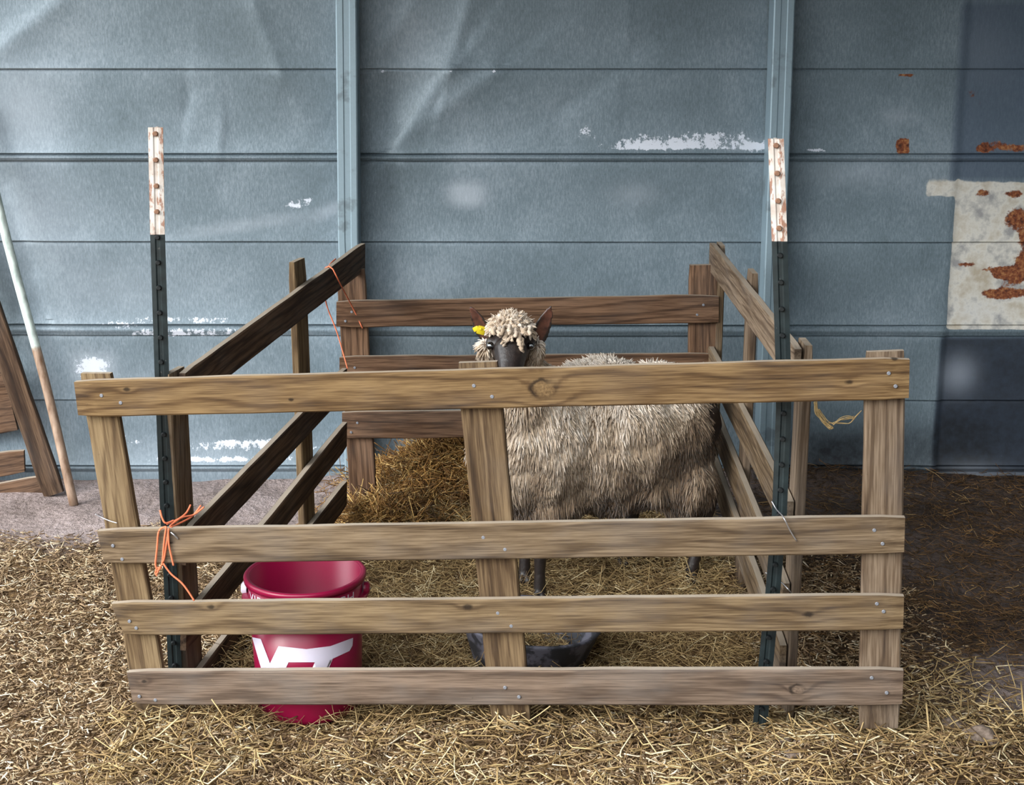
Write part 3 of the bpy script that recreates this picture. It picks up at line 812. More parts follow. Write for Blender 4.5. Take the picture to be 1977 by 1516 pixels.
# print: a flat outline wrapped round the shell
def rad(z): return R0 + (R1 - .009 - R0) * (z - .02) / (BHt - .022)
def on_shell(x, y, lift=.0012):
    d = ray(x, y); t = 3.2
    for _ in range(30):
        p = CAM + d * t; r = rad(p.z - bz) + lift
        a, b, c_ = d.x ** 2 + d.y ** 2, 2 * ((CAM.x - bk.x) * d.x + (CAM.y - bk.y) * d.y), (CAM.x - bk.x) ** 2 + (CAM.y - bk.y) ** 2 - r * r
        D = b * b - 4 * a * c_
        t2 = (-b - math.sqrt(max(D, 0))) / (2 * a)
        if abs(t2 - t) < 1e-6: break
        t = t2
    return CAM + d * t
def cp(u, v): return (430 + u / 4.33, 1070 + v / 4.33)
polys = [[(245, 695), (318, 710), (395, 915), (325, 970)], [(325, 970), (395, 915), (520, 970), (470, 1110), (372, 1110)], [(395, 915), (465, 770), (550, 905), (520, 970)],
         [(465, 770), (700, 795), (770, 905), (550, 905)], [(700, 795), (900, 770), (920, 875), (770, 905)], [(900, 770), (1090, 700), (1085, 765), (1060, 810), (920, 875)],
         [(770, 905), (920, 875), (870, 970), (820, 1110), (680, 1110), (745, 970)]]
bm = bmesh.new()
for pl in polys:
    vsb = [bm.verts.new((u, 0, v)) for u, v in pl]; bm.faces.new(vsb)
bmesh.ops.triangulate(bm, faces=bm.faces)
bmesh.ops.subdivide_edges(bm, edges=bm.edges, cuts=5, use_grid_fill=True)
for v in bm.verts:
    w_ = on_shell(*cp(v.co.x, v.co.z)); v.co = w_ - bucket.location
bmesh.ops.recalc_face_normals(bm, faces=bm.faces)
me = bpy.data.meshes.new('emblem'); bm.to_mesh(me); bm.free(); me.materials.append(M_white_print); smooth(me)
o = bpy.data.objects.new('emblem', me); C.objects.link(o); o.parent = bucket; o['label'] = 'white interlocked letters V and T'
# lettering under the rim
cu = bpy.data.curves.new('lettering', 'FONT'); cu.body = 'VIRGINIA TECH'; cu.size = .05; cu.align_x = 'CENTER'; cu.space_character = 1.1
to = bpy.data.objects.new('lettering', cu); C.objects.link(to)
dg = bpy.context.evaluated_depsgraph_get(); tme = bpy.data.meshes.new_from_object(to.evaluated_get(dg))
C.objects.unlink(to); bpy.data.objects.remove(to)
bm = bmesh.new(); bm.from_mesh(tme)
bmesh.ops.triangulate(bm, faces=bm.faces)
bmesh.ops.subdivide_edges(bm, edges=[e_ for e_ in bm.edges if e_.calc_length() > .01], cuts=2)
wmax = max(abs(v.co.x) for v in bm.verts)
for v in bm.verts:
    a = -math.pi / 2 + v.co.x / wmax * 1.12; z = BHt - .050 + v.co.y * .62 + 0.003
    r = rad(z) + .0012 + max(0, (z - (BHt - .016))) * .2
    v.co = (r * math.cos(a), r * math.sin(a), z)
bm.to_mesh(tme); bm.free(); tme.materials.clear(); tme.materials.append(M_white_print)
o = bpy.data.objects.new('lettering', tme); C.objects.link(o); o.parent = bucket; o['label'] = 'row of white capital letters under the rim'

# ------------------------------------------------------------------ rubber feed pan
pc = P(1018, 1262, 3.47)
pan = empty('feed_pan', Vector((pc.x, pc.y, gh(pc.x, pc.y))))
tag(pan, 'low black rubber feed pan lying tilted in the hay behind the front hurdle', 'feed pan')
pr = .180; ph = .115
pb_ = lathe('bowl', [(0, .0), (pr * .72, .0), (pr * .78, .008), (pr * .97, ph - .012), (pr * 1.0, ph - .004), (pr * .995, ph), (pr * .94, ph), (pr * .925, ph - .01), (pr * .74, .018), (pr * .66, .010), (0, .010)], M_rubber, pan)
pan.rotation_euler = (math.radians(-2), math.radians(5), 0)

# ------------------------------------------------------------------ twine, wire, wisps
def fpo(x, y, k=.006): # in front of the front rails
    a = Vector((FA.x, FA.y, 0)) - fnorm * k; d = ray(x, y); return CAM + d * ((a - CAM).dot(fnorm) / d.dot(fnorm))
tw = tube('twine', [
    [fpo(321, 1017), fpo(307, 1025), fpo(303, 1060), fpo(300, 1090), fpo(303, 1098)],
    [fpo(321, 1017, .008), fpo(317, 1045, .008), fpo(314, 1080), fpo(311, 1095), fpo(303, 1103)],
    [fpo(326, 1020), fpo(320, 1060), fpo(315, 1085), fpo(305, 1100)],
    [fpo(325, 1022), fpo(326, 1050), fpo(331, 1075), fpo(335, 1092)],
    [fpo(335, 1005, -.01), fpo(320, 1010), fpo(313, 1000), fpo(309, 985, .002)],
    [fpo(322, 1012, -.02), fpo(345, 1002, -.05), fpo(360, 990, -.08), fpo(368, 975, -.10)],
    [fpo(330, 1018, -.01), fpo(352, 1008, -.05), fpo(372, 996, -.08), fpo(388, 976, -.09)],
    [fpo(328, 1016, -.01), fpo(350, 1000, -.05), fpo(374, 994, -.08), fpo(394, 979, -.09)],
    [fpo(315, 1088), fpo(330, 1108), fpo(350, 1125), fpo(362, 1140), fpo(375, 1160)],
    [fpo(303, 1096), fpo(300, 1106), fpo(303, 1112)], [fpo(306, 1095), fpo(306, 1102), fpo(301, 1110)]], .0022, M_twine_o)
tag(tw, 'orange baler twine knotted round the second rail at the left metal post', 'twine', 'orange twine')
lt = lambda x, y, k=-.004: lo(x, y, k)
tw2 = tube('twine', [[lt(640, 513, .026), lt(628, 517, .024), lt(640, 516, -.005), lt(655, 545, -.03), P(680, 592, BY - .02), P(700, 634, BY - .004)],
                     [lt(630, 518, .03), lt(628, 560, .03), P(631, 590, 4.5), P(650, 640, 4.5), P(662, 680, 4.48), P(671, 712, 4.45)],
                     [lt(648, 500, .03), lt(640, 507, .026), lt(634, 514, .02), lt(626, 520, .03)]], .0021, M_twine_o)
tag(tw2, 'orange twine hanging in two strands from the far end of the left side hurdle', 'twine', 'orange twine')
wire = tube('wire', [[P(1490, 968, 3.12), P(1500, 985, 3.10), fpo(1512, 998, .004), fpo(1525, 1024, .006), fpo(1538, 1045, .004)],
                     ], .0014, M_wire)
tag(wire, 'bright baling wire hooked over the second rail at the bent metal post', 'wire', 'pieces of baling wire')
wire3 = tube('wire', [P(1478, 1106, 3.12), P(1495, 1116, 3.12), P(1510, 1126, 3.12), P(1522, 1138, 3.10), P(1530, 1148, 3.12)], .0014, M_wire)
tag(wire3, 'bright baling wire across the bent metal post between second and third rails', 'wire', 'pieces of baling wire')
wire2 = tube('wire', [fpo(184, 993, -.018), fpo(198, 1000, -.02), fpo(212, 1006, -.01), fpo(226, 1010, -.005)], .0014, M_wire)
tag(wire2, 'thin pale wire lying across the left stile just above the second rail', 'wire', 'pieces of baling wire')
wire4 = tube('wire', [fpo(330, 1028, .004), fpo(336, 1033, .006), fpo(343, 1040, .003), fpo(344, 1041, .003)], .0018, M_wire)
tag(wire4, 'short bright wire end sticking out of the knotted orange twine', 'wire', 'pieces of baling wire')
def wig(pts, n, amp):
    out = []
    for _ in range(n):
        out.append([Vector(p) + Vector((random.uniform(-amp, amp), random.uniform(-amp, amp), random.uniform(-amp, amp))) for p in pts])
    return out
wy = 3.17
wisp = tube('hay_wisp', wig([P(1574, 775, wy), P(1577, 795, wy), P(1588, 812, wy), P(1602, 824, wy), P(1606, 826, wy)], 16, .004)
            + wig([P(1600, 817, wy), P(1625, 818, wy), P(1641, 817, wy), P(1652, 805, wy), P(1663, 794, wy)], 3, .0015)
            + wig([P(1610, 818, wy), P(1625, 808, wy), P(1638, 806, wy), P(1650, 806, wy)], 5, .004)
            + wig([P(1580, 790, wy), P(1590, 803, wy), P(1598, 815, wy), P(1610, 817, wy)], 4, .003), .0009, M_hay, shade=.75, sides=4)
tag(wisp, 'loop of hay stalks hanging under the top rail beside the right side hurdle', 'hay wisp')

# ------------------------------------------------------------------ sheep
def add_ell(bm, c, r, rot=None, seg=20):
    M = Matrix.Translation(Vector(c)) @ (rot.to_4x4() if rot is not None else Matrix.Identity(4)) @ Matrix.Diagonal((*r, 1))
    bmesh.ops.create_uvsphere(bm, u_segments=seg, v_segments=seg // 2 + 2, radius=1, matrix=M)
def add_tube(bm, pts, rs, seg=14):
    pts = [Vector(p) for p in pts]
    for i, (a, b) in enumerate(zip(pts, pts[1:])):
        k = max(2, int((b - a).length / (min(rs[i], rs[i + 1]) * .35)))
        for j in range(k + 1):
            f = j / k; r = rs[i] * (1 - f) + rs[i + 1] * f
            bmesh.ops.create_icosphere(bm, subdivisions=2, radius=r, matrix=Matrix.Translation(a.lerp(b, f)))
def remesh(bm, vox, name, sm=6, fac=.5):
    me = bpy.data.meshes.new(name + '_raw'); bm.to_mesh(me); bm.free()
    o = bpy.data.objects.new(name + '_raw', me); C.objects.link(o)
    m = o.modifiers.new('r', 'REMESH'); m.mode = 'VOXEL'; m.voxel_size = vox
    s_ = o.modifiers.new('s', 'SMOOTH'); s_.iterations = sm; s_.factor = fac
    dg = bpy.context.evaluated_depsgraph_get()
    out = bpy.data.meshes.new_from_object(o.evaluated_get(dg)); out.name = name
    bpy.data.objects.remove(o); bpy.data.meshes.remove(me)
    smooth(out); return out

EL = P(944, 668, 3.80); ER = P(1027, 668, 3.80)
hc = (EL + ER) / 2
NOSE = P(986, 772, 3.66)
fwd = (NOSE - (hc + Vector((0, .02, .0)))).normalized()          # down the face
sidev = Vector((1, 0, 0)); sidev = (sidev - fwd * sidev.dot(fwd)).normalized(); upv = sidev.cross(fwd)
if upv.z < 0: upv = -upv
HR = Matrix((sidev, fwd, upv)).transposed()
bm = bmesh.new()
skull = hc + Vector((0, .055, .012))
add_ell(bm, skull, (.058, .075, .056), HR)
add_ell(bm, hc + Vector((0, .02, -.01)), (.052, .06, .05), HR)
add_tube(bm, [hc + fwd * .02 + upv * .0, hc + fwd * .075 - upv * .004, hc + fwd * .125 - upv * .006, hc + fwd * .155 - upv * .008], [.046, .036, .030, .025])
add_tube(bm, [hc + fwd * .04 - upv * .035, hc + fwd * .10 - upv * .034, hc + fwd * .145 - upv * .026], [.030, .022, .017])
for e_, s_ in ((EL, -1), (ER, 1)):
    add_ell(bm, e_ + Vector((-s_ * .012, .018, .004)), (.022, .024, .020), HR)
    add_ell(bm, hc + fwd * .15 + sidev * s_ * .013 - upv * .004, (.013, .016, .013), HR)
# ears: cupped leaves, part of the same skin
ears = []
def ear(base, tip, width, face, cup=.5):
    ax = (tip - base); L = ax.length; ax.normalize(); fc = (face - ax * face.dot(ax)).normalized(); sd_ = ax.cross(fc)
    nu, nv_ = 16, 10; vs = []
    def pos(u, v, th):
        w_ = width * (math.sin(math.pi * min(1, (u * .90 + .10)) ** .80)) ** .75 * (1 if u < .98 else .5)
        a = v * 1.15
        return base + ax * (L * u) + sd_ * (w_ * math.sin(a) / math.sin(1.15)) + fc * (-(w_ * .9) * (math.cos(a)) * cup + w_ * .4 * cup + th)
    for th in (.0032, -.0032):
        for i in range(nu + 1):
            for j in range(nv_ + 1): vs.append(bm.verts.new(pos(i / nu, j / nv_ * 2 - 1, th)))
    n1 = (nu + 1) * (nv_ + 1); I = lambda l, i, j: vs[l * n1 + i * (nv_ + 1) + j]
    for i in range(nu):
        for j in range(nv_):
            bm.faces.new((I(0, i, j), I(0, i, j + 1), I(0, i + 1, j + 1), I(0, i + 1, j)))
            bm.faces.new((I(1, i, j), I(1, i + 1, j), I(1, i + 1, j + 1), I(1, i, j + 1)))
    for i in range(nu):
        bm.faces.new((I(0, i, 0), I(0, i + 1, 0), I(1, i + 1, 0), I(1, i, 0))); bm.faces.new((I(0, i, nv_), I(1, i, nv_), I(1, i + 1, nv_), I(0, i + 1, nv_)))
    for j in range(nv_):
        bm.faces.new((I(0, 0, j), I(1, 0, j), I(1, 0, j + 1), I(0, 0, j + 1))); bm.faces.new((I(0, nu, j), I(0, nu, j + 1), I(1, nu, j + 1), I(1, nu, j)))
    ears.append((base, ax, sd_, fc, L, width))
tocam = Vector((0, -1, .15))
ear(P(944, 662, 3.87), P(907, 589, 3.86), .0215, Vector((-.25, -1, .1)))
ear(P(1034, 668, 3.87), P(1065, 589, 3.86), .0245, Vector((.3, -1, .1)))
# neck, trunk and legs under the wool
sh = Vector((.07, 3.98, .46)); rp_ = Vector((.48, 4.10, .47))
add_tube(bm, [skull + Vector((0, .03, -.02)), Vector((.02, 3.98, .62)), sh + Vector((0, 0, .05))], [.05, .075, .13], 12)
add_ell(bm, sh, (.13, .13, .17)); add_ell(bm, (.28, 4.05, .45), (.24, .15, .16)); add_ell(bm, rp_, (.12, .14, .15))
F1 = G(1042, 1146, .03); F2 = G(1013, 1112, .03); R1_ = G(1335, 1112, .03); R2_ = G(1203, 1078, .03)
print('feet', F1, F2, R1_, R2_)
def hoof(c):
    for s_ in (-1, 1):
        add_ell(bm, c + Vector((s_ * .0095, -.012, -.008)), (.0105, .026, .020))
def foreleg(f, top):
    k = f.lerp(top, .52); k = Vector((k.x, k.y - .012, .215))
    add_tube(bm, [top, Vector((k.x, k.y + .012, .30)), k, Vector((f.x, f.y + .004, .09)), Vector((f.x, f.y, .05)), f + Vector((0, -.004, .0))], [.06, .034, .023, .0165, .019, .019]); hoof(f)
foreleg(F1, Vector((F1.x + .005, F1.y + .06, .42))); foreleg(F2, Vector((F2.x + .01, F2.y + .06, .42)))
def hindleg(f, top):
    hock = Vector((f.x + .045, f.y + .01, .26)); knee = Vector((f.x - .05, f.y + .01, .40))
    add_tube(bm, [top, knee, hock, Vector((f.x + .012, f.y + .004, .10)), Vector((f.x, f.y, .05)), f], [.09, .055, .026, .0175, .020, .019]); hoof(f)
hindleg(R1_, Vector((R1_.x - .01, R1_.y + .04, .48))); hindleg(R2_, Vector((R2_.x + .12, R2_.y + .06, .48)))
body_me = remesh(bm, .0042, 'body', 5, .5)
nv = len(body_me.vertices); cob = np.empty(nv * 3, np.float32); body_me.vertices.foreach_get('co', cob); cob = cob.reshape(-1, 3)
inner = np.zeros(nv)
for (b_, ax, sd_, fc, L, w_) in ears:
    d = cob - np.array(b_); u = d @ np.array(ax) / L; v = d @ np.array(sd_) / w_; f = d @ np.array(fc)
    m = (u > .08) & (u < .93) & (np.abs(v) < .62 * np.sin(np.clip(np.pi * (u * .9 + .1), 0, np.pi)) ** .5) & (f > -.035) & (f < .035)
    inner = np.maximum(inner, m * 1.0)
at = body_me.attributes.new('inner', 'FLOAT', 'POINT'); at.data.foreach_set('value', inner.astype(np.float32))
s = NT('dark_sheep_skin'); v = s.obj()
c = s.ramp(s.noise(v, 90, 4, .6), [(.3, lin(22, 18, 18)), (.7, lin(46, 36, 32))])
c = s.mix(s.attr('inner'), c, s.ramp(s.noise(v, 60, 3), [(.3, lin(60, 36, 30)), (.7, lin(104, 66, 52))]))
s.base(c, .42, 0, .6); s.bump(s.noise(s.vscale(v, (1, 1, .4)), 260, 3), .35, .002)
M_skin = s.m; body_me.materials.append(M_skin)
sheep = empty('sheep', Vector((.28, 4.03, 0)))
tag(sheep, 'dark-faced sheep with matted cream and brown fleece standing in the pen facing the camera', 'sheep')
bo = bpy.data.objects.new('body', body_me); C.objects.link(bo); bo.parent = sheep; bo.location = -sheep.location
# eyes
s = NT('wet_eye'); tc = s.obj(); sp = s.n('ShaderNodeSeparateXYZ'); s.set(sp.inputs[0], tc)
rx = s.math('DIVIDE', sp.outputs[0], .0048); rz = s.math('DIVIDE', s.math('ADD', sp.outputs[2], .0015), .0022)
pup = s.math('SUBTRACT', 1.0, s.ss(s.math('ADD', s.math('MULTIPLY', rx, rx), s.math('MULTIPLY', rz, rz)), .8, 1.2))
rad2 = s.math('ADD', s.math('MULTIPLY', sp.outputs[0], sp.outputs[0]), s.math('MULTIPLY', sp.outputs[2], sp.outputs[2]))
glint = s.math('MULTIPLY', s.math('SUBTRACT', 1.0, s.ss(s.math('SQRT', rad2), .0046, .0056)), s.ss(sp.outputs[2], -.002, .0015))  # pale upper half: the eye's glint painted into its colour
c = s.mix(glint, (.006, .005, .005), lin(150, 158, 164)); c = s.mix(pup, c, (.004, .004, .006)); s.base(c, .06, 0, .8); s.b.inputs['Coat Weight'].default_value = 1.0
for (e_, sgn) in ((EL, -1), (ER, 1)):
    bm = bmesh.new(); bmesh.ops.create_uvsphere(bm, u_segments=24, v_segments=16, radius=.0115)
    me = bpy.data.meshes.new('eye'); bm.to_mesh(me); bm.free(); smooth(me); me.materials.append(s.m)
    o = bpy.data.objects.new('eye', me); C.objects.link(o); o.parent = sheep; o.location = e_ + Vector((-sgn * .004, -.0005, 0)) - sheep.location
    o.rotation_euler = (math.radians(-8), 0, math.radians(12 * sgn))

# wool: a lumpy fleece with thousands of hanging locks
def wool_mat(name, dirty=True, tone=1.0):
    s = NT(name); v = s.obj(); sh_ = s.attr('shade')
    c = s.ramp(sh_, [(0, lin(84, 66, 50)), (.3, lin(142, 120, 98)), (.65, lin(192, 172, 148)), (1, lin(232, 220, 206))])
    br = s.ss(s.noise(v, 11, 3), .45, .7)
    c = s.mix(s.math('MULTIPLY', br, .22), c, lin(128, 104, 82))
    if dirty:
        dirt = s.attr('dirt') if False else None
    s.base(c, .9, 0, .1); s.b.inputs['Sheen Weight'].default_value = .3
    s.bump(s.noise(s.vscale(v, (1, 1, .3)), 420, 3, .7), .6, .002)
    return s.m
M_wool = wool_mat('wool')
bm = bmesh.new()
add_ell(bm, (.055, 3.93, .455), (.185, .17, .23))          # chest and shoulder
add_ell(bm, (.02, 3.90, .58), (.125, .135, .15))
add_ell(bm, (.25, 4.02, .445), (.28, .20, .232))           # barrel
add_ell(bm, (.425, 4.09, .45), (.172, .20, .205))           # rump
add_ell(bm, (.10, 3.93, .30), (.12, .13, .11)); add_ell(bm, (.49, 4.04, .31), (.105, .13, .13)); add_ell(bm, (.43, 4.03, .34), (.09, .11, .12))
add_ell(bm, (.30, 4.01, .33), (.2, .15, .1))
add_tube(bm, [skull + Vector((0, .035, -.045)), Vector((.012, 3.96, .66)), Vector((.02, 3.95, .58))], [.066, .085, .12], 12)
add_ell(bm, EL + Vector((-.012, .055, -.035)), (.034, .05, .052)); add_ell(bm, ER + Vector((.014, .055, -.03)), (.032, .05, .05))
flm = remesh(bm, .011, 'fleece', 4, .5)
nvf = len(flm.vertices); cf = np.empty(nvf * 3, np.float32); flm.vertices.foreach_get('co', cf); cf = cf.reshape(-1, 3)
nf = np.empty(nvf * 3, np.float32); flm.vertices.foreach_get('normal', nf); nf = nf.reshape(-1, 3)
dsp = np.array([mnoise.fractal(Vector((p[0] * 9, p[1] * 9, p[2] * 4)), 1.0, 2.0, 3) for p in cf]) * .014
cf2 = cf + nf * dsp[:, None] - nf * .014
flm.vertices.foreach_set('co', cf2.reshape(-1)); flm.update()
at = flm.attributes.new('shade', 'FLOAT', 'POINT'); at.data.foreach_set('value', np.full(nvf, .12, np.float32))
flm.materials.append(M_wool)
fo = bpy.data.objects.new('fleece', flm); C.objects.link(fo); fo.parent = sheep; fo.location = -sheep.location
def sample_surface(me, n, seed=3):
    me.calc_loop_triangles(); T = len(me.loop_triangles)
    tv = np.empty(T * 3, np.int32); me.loop_triangles.foreach_get('vertices', tv); tv = tv.reshape(-1, 3)
    co = np.empty(len(me.vertices) * 3, np.float32); me.vertices.foreach_get('co', co); co = co.reshape(-1, 3)
    a, b, c = co[tv[:, 0]], co[tv[:, 1]], co[tv[:, 2]]
    nr = np.cross(b - a, c - a); ar = np.linalg.norm(nr, axis=1); nr /= ar[:, None] + 1e-12
    r = np.random.default_rng(seed); k = r.choice(T, n, p=ar / ar.sum())
    u, v = r.random(n), r.random(n); f = u + v > 1; u[f], v[f] = 1 - u[f], 1 - v[f]
    return a[k] + (b[k] - a[k]) * u[:, None] + (c[k] - a[k]) * v[:, None], nr[k]
def brown_wool(p):                                   # 1 = darker brown wool: belly fringe, hollow of the flank, rump
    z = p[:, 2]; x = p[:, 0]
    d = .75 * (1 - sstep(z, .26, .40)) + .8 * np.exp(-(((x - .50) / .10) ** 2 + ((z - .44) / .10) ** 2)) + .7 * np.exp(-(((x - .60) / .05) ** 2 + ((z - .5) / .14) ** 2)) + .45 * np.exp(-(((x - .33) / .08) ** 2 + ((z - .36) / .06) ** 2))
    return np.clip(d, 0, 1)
n = 52000
p0, n0 = sample_surface(flm, n)
keep = ~((np.abs(p0[:, 0] - hc.x) < .047) & (p0[:, 1] < hc.y + .055) & (p0[:, 2] > .60)); p0, n0 = p0[keep], n0[keep]; n = len(p0)
dn = np.array([0, 0, -1.0]); tang = dn - n0 * (n0 @ dn)[:, None]
tl_ = np.linalg.norm(tang, axis=1)
clump = np.array([mnoise.noise(Vector((q[0] * 26, q[1] * 26, q[2] * 9))) for q in p0])
clv = np.stack([np.array([mnoise.noise(Vector((q[0] * 18 + o_, q[1] * 18, q[2] * 10))) for q in p0]) for o_ in (0, 31, 77)], 1)
Lk = RNG.uniform(.022, .044, n) * (1 + .25 * clump)
headness = np.exp(-(((p0 - np.array(hc + Vector((0, .06, -.03)))) / .12) ** 2).sum(1)); Lk = Lk * (1 - .55 * headness)
topness = np.clip(n0[:, 2], 0, 1)
k = 5; paths = np.zeros((n, k, 3))
rd = RNG.normal(0, 1, (n, 3)) * .22 + clv * .75
for i in range(k):
    f = i / (k - 1)
    outw = .008 * (f - .55 * f * f) * (1.0 + .6 * clump)
    paths[:, i] = p0 + n0 * (outw[:, None] + .30 * (Lk * f * topness)[:, None]) + tang * (Lk * f)[:, None] + rd * (Lk * f * .42)[:, None] * (f) ** .5
rad_ = np.tile(np.array([.0020, .0024, .0022, .0016, .0005]), (n, 1)) * RNG.uniform(.75, 1.35, n)[:, None]
shd = np.clip(.60 + .22 * clump + RNG.normal(0, .10, n) + .40 * topness - .75 * brown_wool(p0) * RNG.uniform(.6, 1.2, n), 0, 1)
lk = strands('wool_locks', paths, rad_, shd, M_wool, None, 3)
lk.parent = fo; lk['kind'] = 'stuff'; lk.name = 'wool_lock'
# forelock: thick curls over the brow
fl = []; flr = []; fls = []
def curl(base, d, L, r, bend):
    q = []; p = Vector(base); d = Vector(d).normalized()
    for i in range(8):
        q.append(p.copy()); d = (d + Vector(bend) * .16 + Vector((random.gauss(0, .22), random.gauss(0, .22), random.gauss(0, .16)))).normalized(); p = p + d * L / 7
    fl.append(q); flr.append([r * a * random.uniform(.8, 1.2) for a in (.8, 1.05, 1.15, 1.1, 1.0, .9, .7, .35)]); fls.append(min(1, max(0, random.gauss(.68, .14))))
dome = hc + Vector((0, .045, .026))
for i in range(620):
    a = random.uniform(0, math.pi * 2); e_ = random.uniform(.0, 1.5)
    nn = Vector((math.cos(a) * math.cos(e_), math.sin(a) * math.cos(e_), math.sin(e_)))
    if nn.y < -.55 and nn.z < .25: continue
    b_ = dome + Vector((nn.x * .047, nn.y * .052, nn.z * .037))
    curl(b_, nn + Vector((random.gauss(0, .25), -.2 + random.gauss(0, .25), .25)), random.uniform(.014, .034), random.uniform(.0022, .0048), (nn.x * .3, -.3, -1.3))
for i in range(700):
    a = random.uniform(0, math.pi * 2); e_ = random.uniform(.3, 1.5)
    nn = Vector((math.cos(a) * math.cos(e_), math.sin(a) * math.cos(e_), math.sin(e_)))
    b_ = dome + Vector((nn.x * .052, nn.y * .052, nn.z * .042))
    curl(b_, nn + Vector((random.gauss(0, .6), random.gauss(0, .6), random.gauss(.3, .5))), random.uniform(.010, .030), random.uniform(.0005, .0012), (0, 0, -.4)); fls[-1] = random.uniform(.75, 1)
for (x, y, x2, y2, r) in [(980, 640, 968, 664, .0075), (978, 638, 974, 668, .008), (986, 645, 980, 660, .006), (990, 636, 987, 662, .0055), (1002, 642, 1004, 668, .0075), (1004, 645, 1010, 680, .0075), (1000, 640, 1003, 672, .007),
                          (965, 632, 962, 650, .007), (955, 630, 952, 648, .007), (1012, 630, 1016, 652, .007), (1008, 634, 1014, 648, .007), (1022, 630, 1022, 648, .006), (996, 634, 996, 652, .006), (972, 630, 966, 652, .007), (985, 628, 982, 646, .007)]:
    A = P(x, y, 3.775); B = P(x2, y2, 3.745)
    q = [A.lerp(B, i / 7) + Vector((random.gauss(0, .0022), -.010 * math.sin(i / 7 * math.pi), random.gauss(0, .001))) for i in range(8)]
    fl.append(q); flr.append([r * .8 * a_ * random.uniform(.75, 1.2) for a_ in (.7, .9, 1, 1.1, 1.05, 1.15, 1.05, .5)]); fls.append(random.uniform(.55, .8))
fk = strands('forelock', np.array([[list(p) for p in q] for q in fl]), np.array(flr), np.array(fls), M_wool, None, 7)
fk.parent = sheep; fk.location = -sheep.location
# ear tag, pinned through the ear on the left of the picture
tp = P(926, 637, 3.845)
bm = bmesh.new()
for (dx, dz, w_, h_, rz_, dy) in ((.004, -.001, .011, .0115, .3, 0), (-.010, .002, .0085, .0065, -.5, .004)):
    M = Matrix.Translation(tp + Vector((dx, dy, dz))) @ Matrix.Rotation(rz_, 4, 'Y') @ Matrix.Rotation(.3 * (1 if dx > 0 else -1), 4, 'Z')
    r_ = bmesh.ops.create_cube(bm, size=2, matrix=M @ Matrix.Diagonal((w_, .0012, h_, 1)))
    bmesh.ops.bevel(bm, geom=list({e_ for v_ in r_['verts'] for e_ in v_.link_edges}), offset=.0022, segments=3, affect='EDGES', profile=.5)
bmesh.ops.create_uvsphere(bm, u_segments=12, v_segments=8, radius=.0035, matrix=Matrix.Translation(tp + Vector((.003, -.003, .003))))
me = bpy.data.meshes.new('ear_tag'); bm.to_mesh(me); bm.free(); smooth(me); me.materials.append(M_tag)
o = bpy.data.objects.new('ear_tag', me); C.objects.link(o); o.parent = sheep; o.location = -sheep.location; o['label'] = 'yellow plastic ear tag'

# ------------------------------------------------------------------ straw and hay
def stalks(name, n, region, density, Lr, Rr, mat, lift=(.0, .02), tilt=.25, shade=(.55, .2), bend=.25, seed=1, k=4):
    r = np.random.default_rng(seed); x0, x1, y0, y1 = region
    X = r.uniform(x0, x1, n * 4); Y = r.uniform(y0, y1, n * 4)
    keep = r.random(n * 4) < density(X, Y); X, Y = X[keep][:n], Y[keep][:n]; n = len(X)
    az = r.uniform(0, 2 * np.pi, n); el = r.normal(0, tilt, n); L = r.uniform(*Lr, n) * r.choice([.6, 1, 1.5], n, p=[.45, .4, .15])
    d = np.stack([np.cos(az) * np.cos(el), np.sin(az) * np.cos(el), np.sin(el)], 1)
    side = np.stack([-np.sin(az), np.cos(az), np.zeros(n)], 1)
    bd = r.normal(0, bend, n); bz_ = r.normal(0, bend * .5, n)
    z0 = gh(X, Y) + r.uniform(*lift, n)
    t = np.linspace(-.5, .5, k)
    pa = np.zeros((n, k, 3))
    kink = r.uniform(-.3, .3, n)
    for i, tt in enumerate(t):
        b = np.abs(tt - kink)
        pa[:, i] = np.stack([X, Y, z0], 1) + d * (L * tt)[:, None] + side * (L * bd * b)[:, None] + np.array([0, 0, 1.0]) * (L * bz_ * b)[:, None]
    g = gh(pa[..., 0], pa[..., 1]); pa[..., 2] = np.maximum(pa[..., 2], g + .001)
    pa[..., 1] = np.minimum(pa[..., 1], WALL_Y - .03)
    R = np.tile(r.uniform(*Rr, n)[:, None], (1, k))
    patch = np.sin(X * 17 + 3 * np.sin(Y * 9)) * np.sin(Y * 23 + 2 * np.sin(X * 13)) + .7 * np.sin(X * 41 + Y * 29) * np.sin(Y * 37 - X * 11)
    sh_ = np.clip(r.normal(shade[0], shade[1], n) + .13 * patch - .03, 0, 1)
    return strands(name, pa, R, sh_, mat, None, 3)
outside = lambda X, Y: (1 - .9 * np.exp(-(((X + .46) / .16) ** 2 + ((Y - 3.12) / .12) ** 2))) * litter(X, Y) * (1 - in_pen(X, Y)) * (.45 + .8 * wob(X, Y)) * (1 - .55 * sstep(X, .6, 1.3))
o = stalks('straw', 46000, (-1.75, 1.75, 2.6, 4.5), outside, (.010, .036), (.0007, .0023), M_straw, (.0, .014), .30, (.50, .30), .25, 21)
tag(o, 'short pale chopped straw scattered over the ground in front and left of the pen', 'straw', kind='stuff')
front_strip = lambda X, Y: (Y < 3.2) * (1 - .9 * np.exp(-(((X + .46) / .16) ** 2 + ((Y - 3.12) / .14) ** 2))) * (X > -.95) * 1.0 * (.4 + .9 * wob(X * 1.3, Y)) + 0
o = stalks('straw', 4600, (-.95, 1.75, 2.65, 3.25), front_strip, (.05, .12), (.0009, .0024), M_hay, (.003, .022), .30, (.56, .28), .5, 22, 6)
tag(o, 'long golden straw stalks lying along the foot of the front hurdle', 'straw', kind='stuff')
pen = lambda X, Y: in_pen(X, Y)
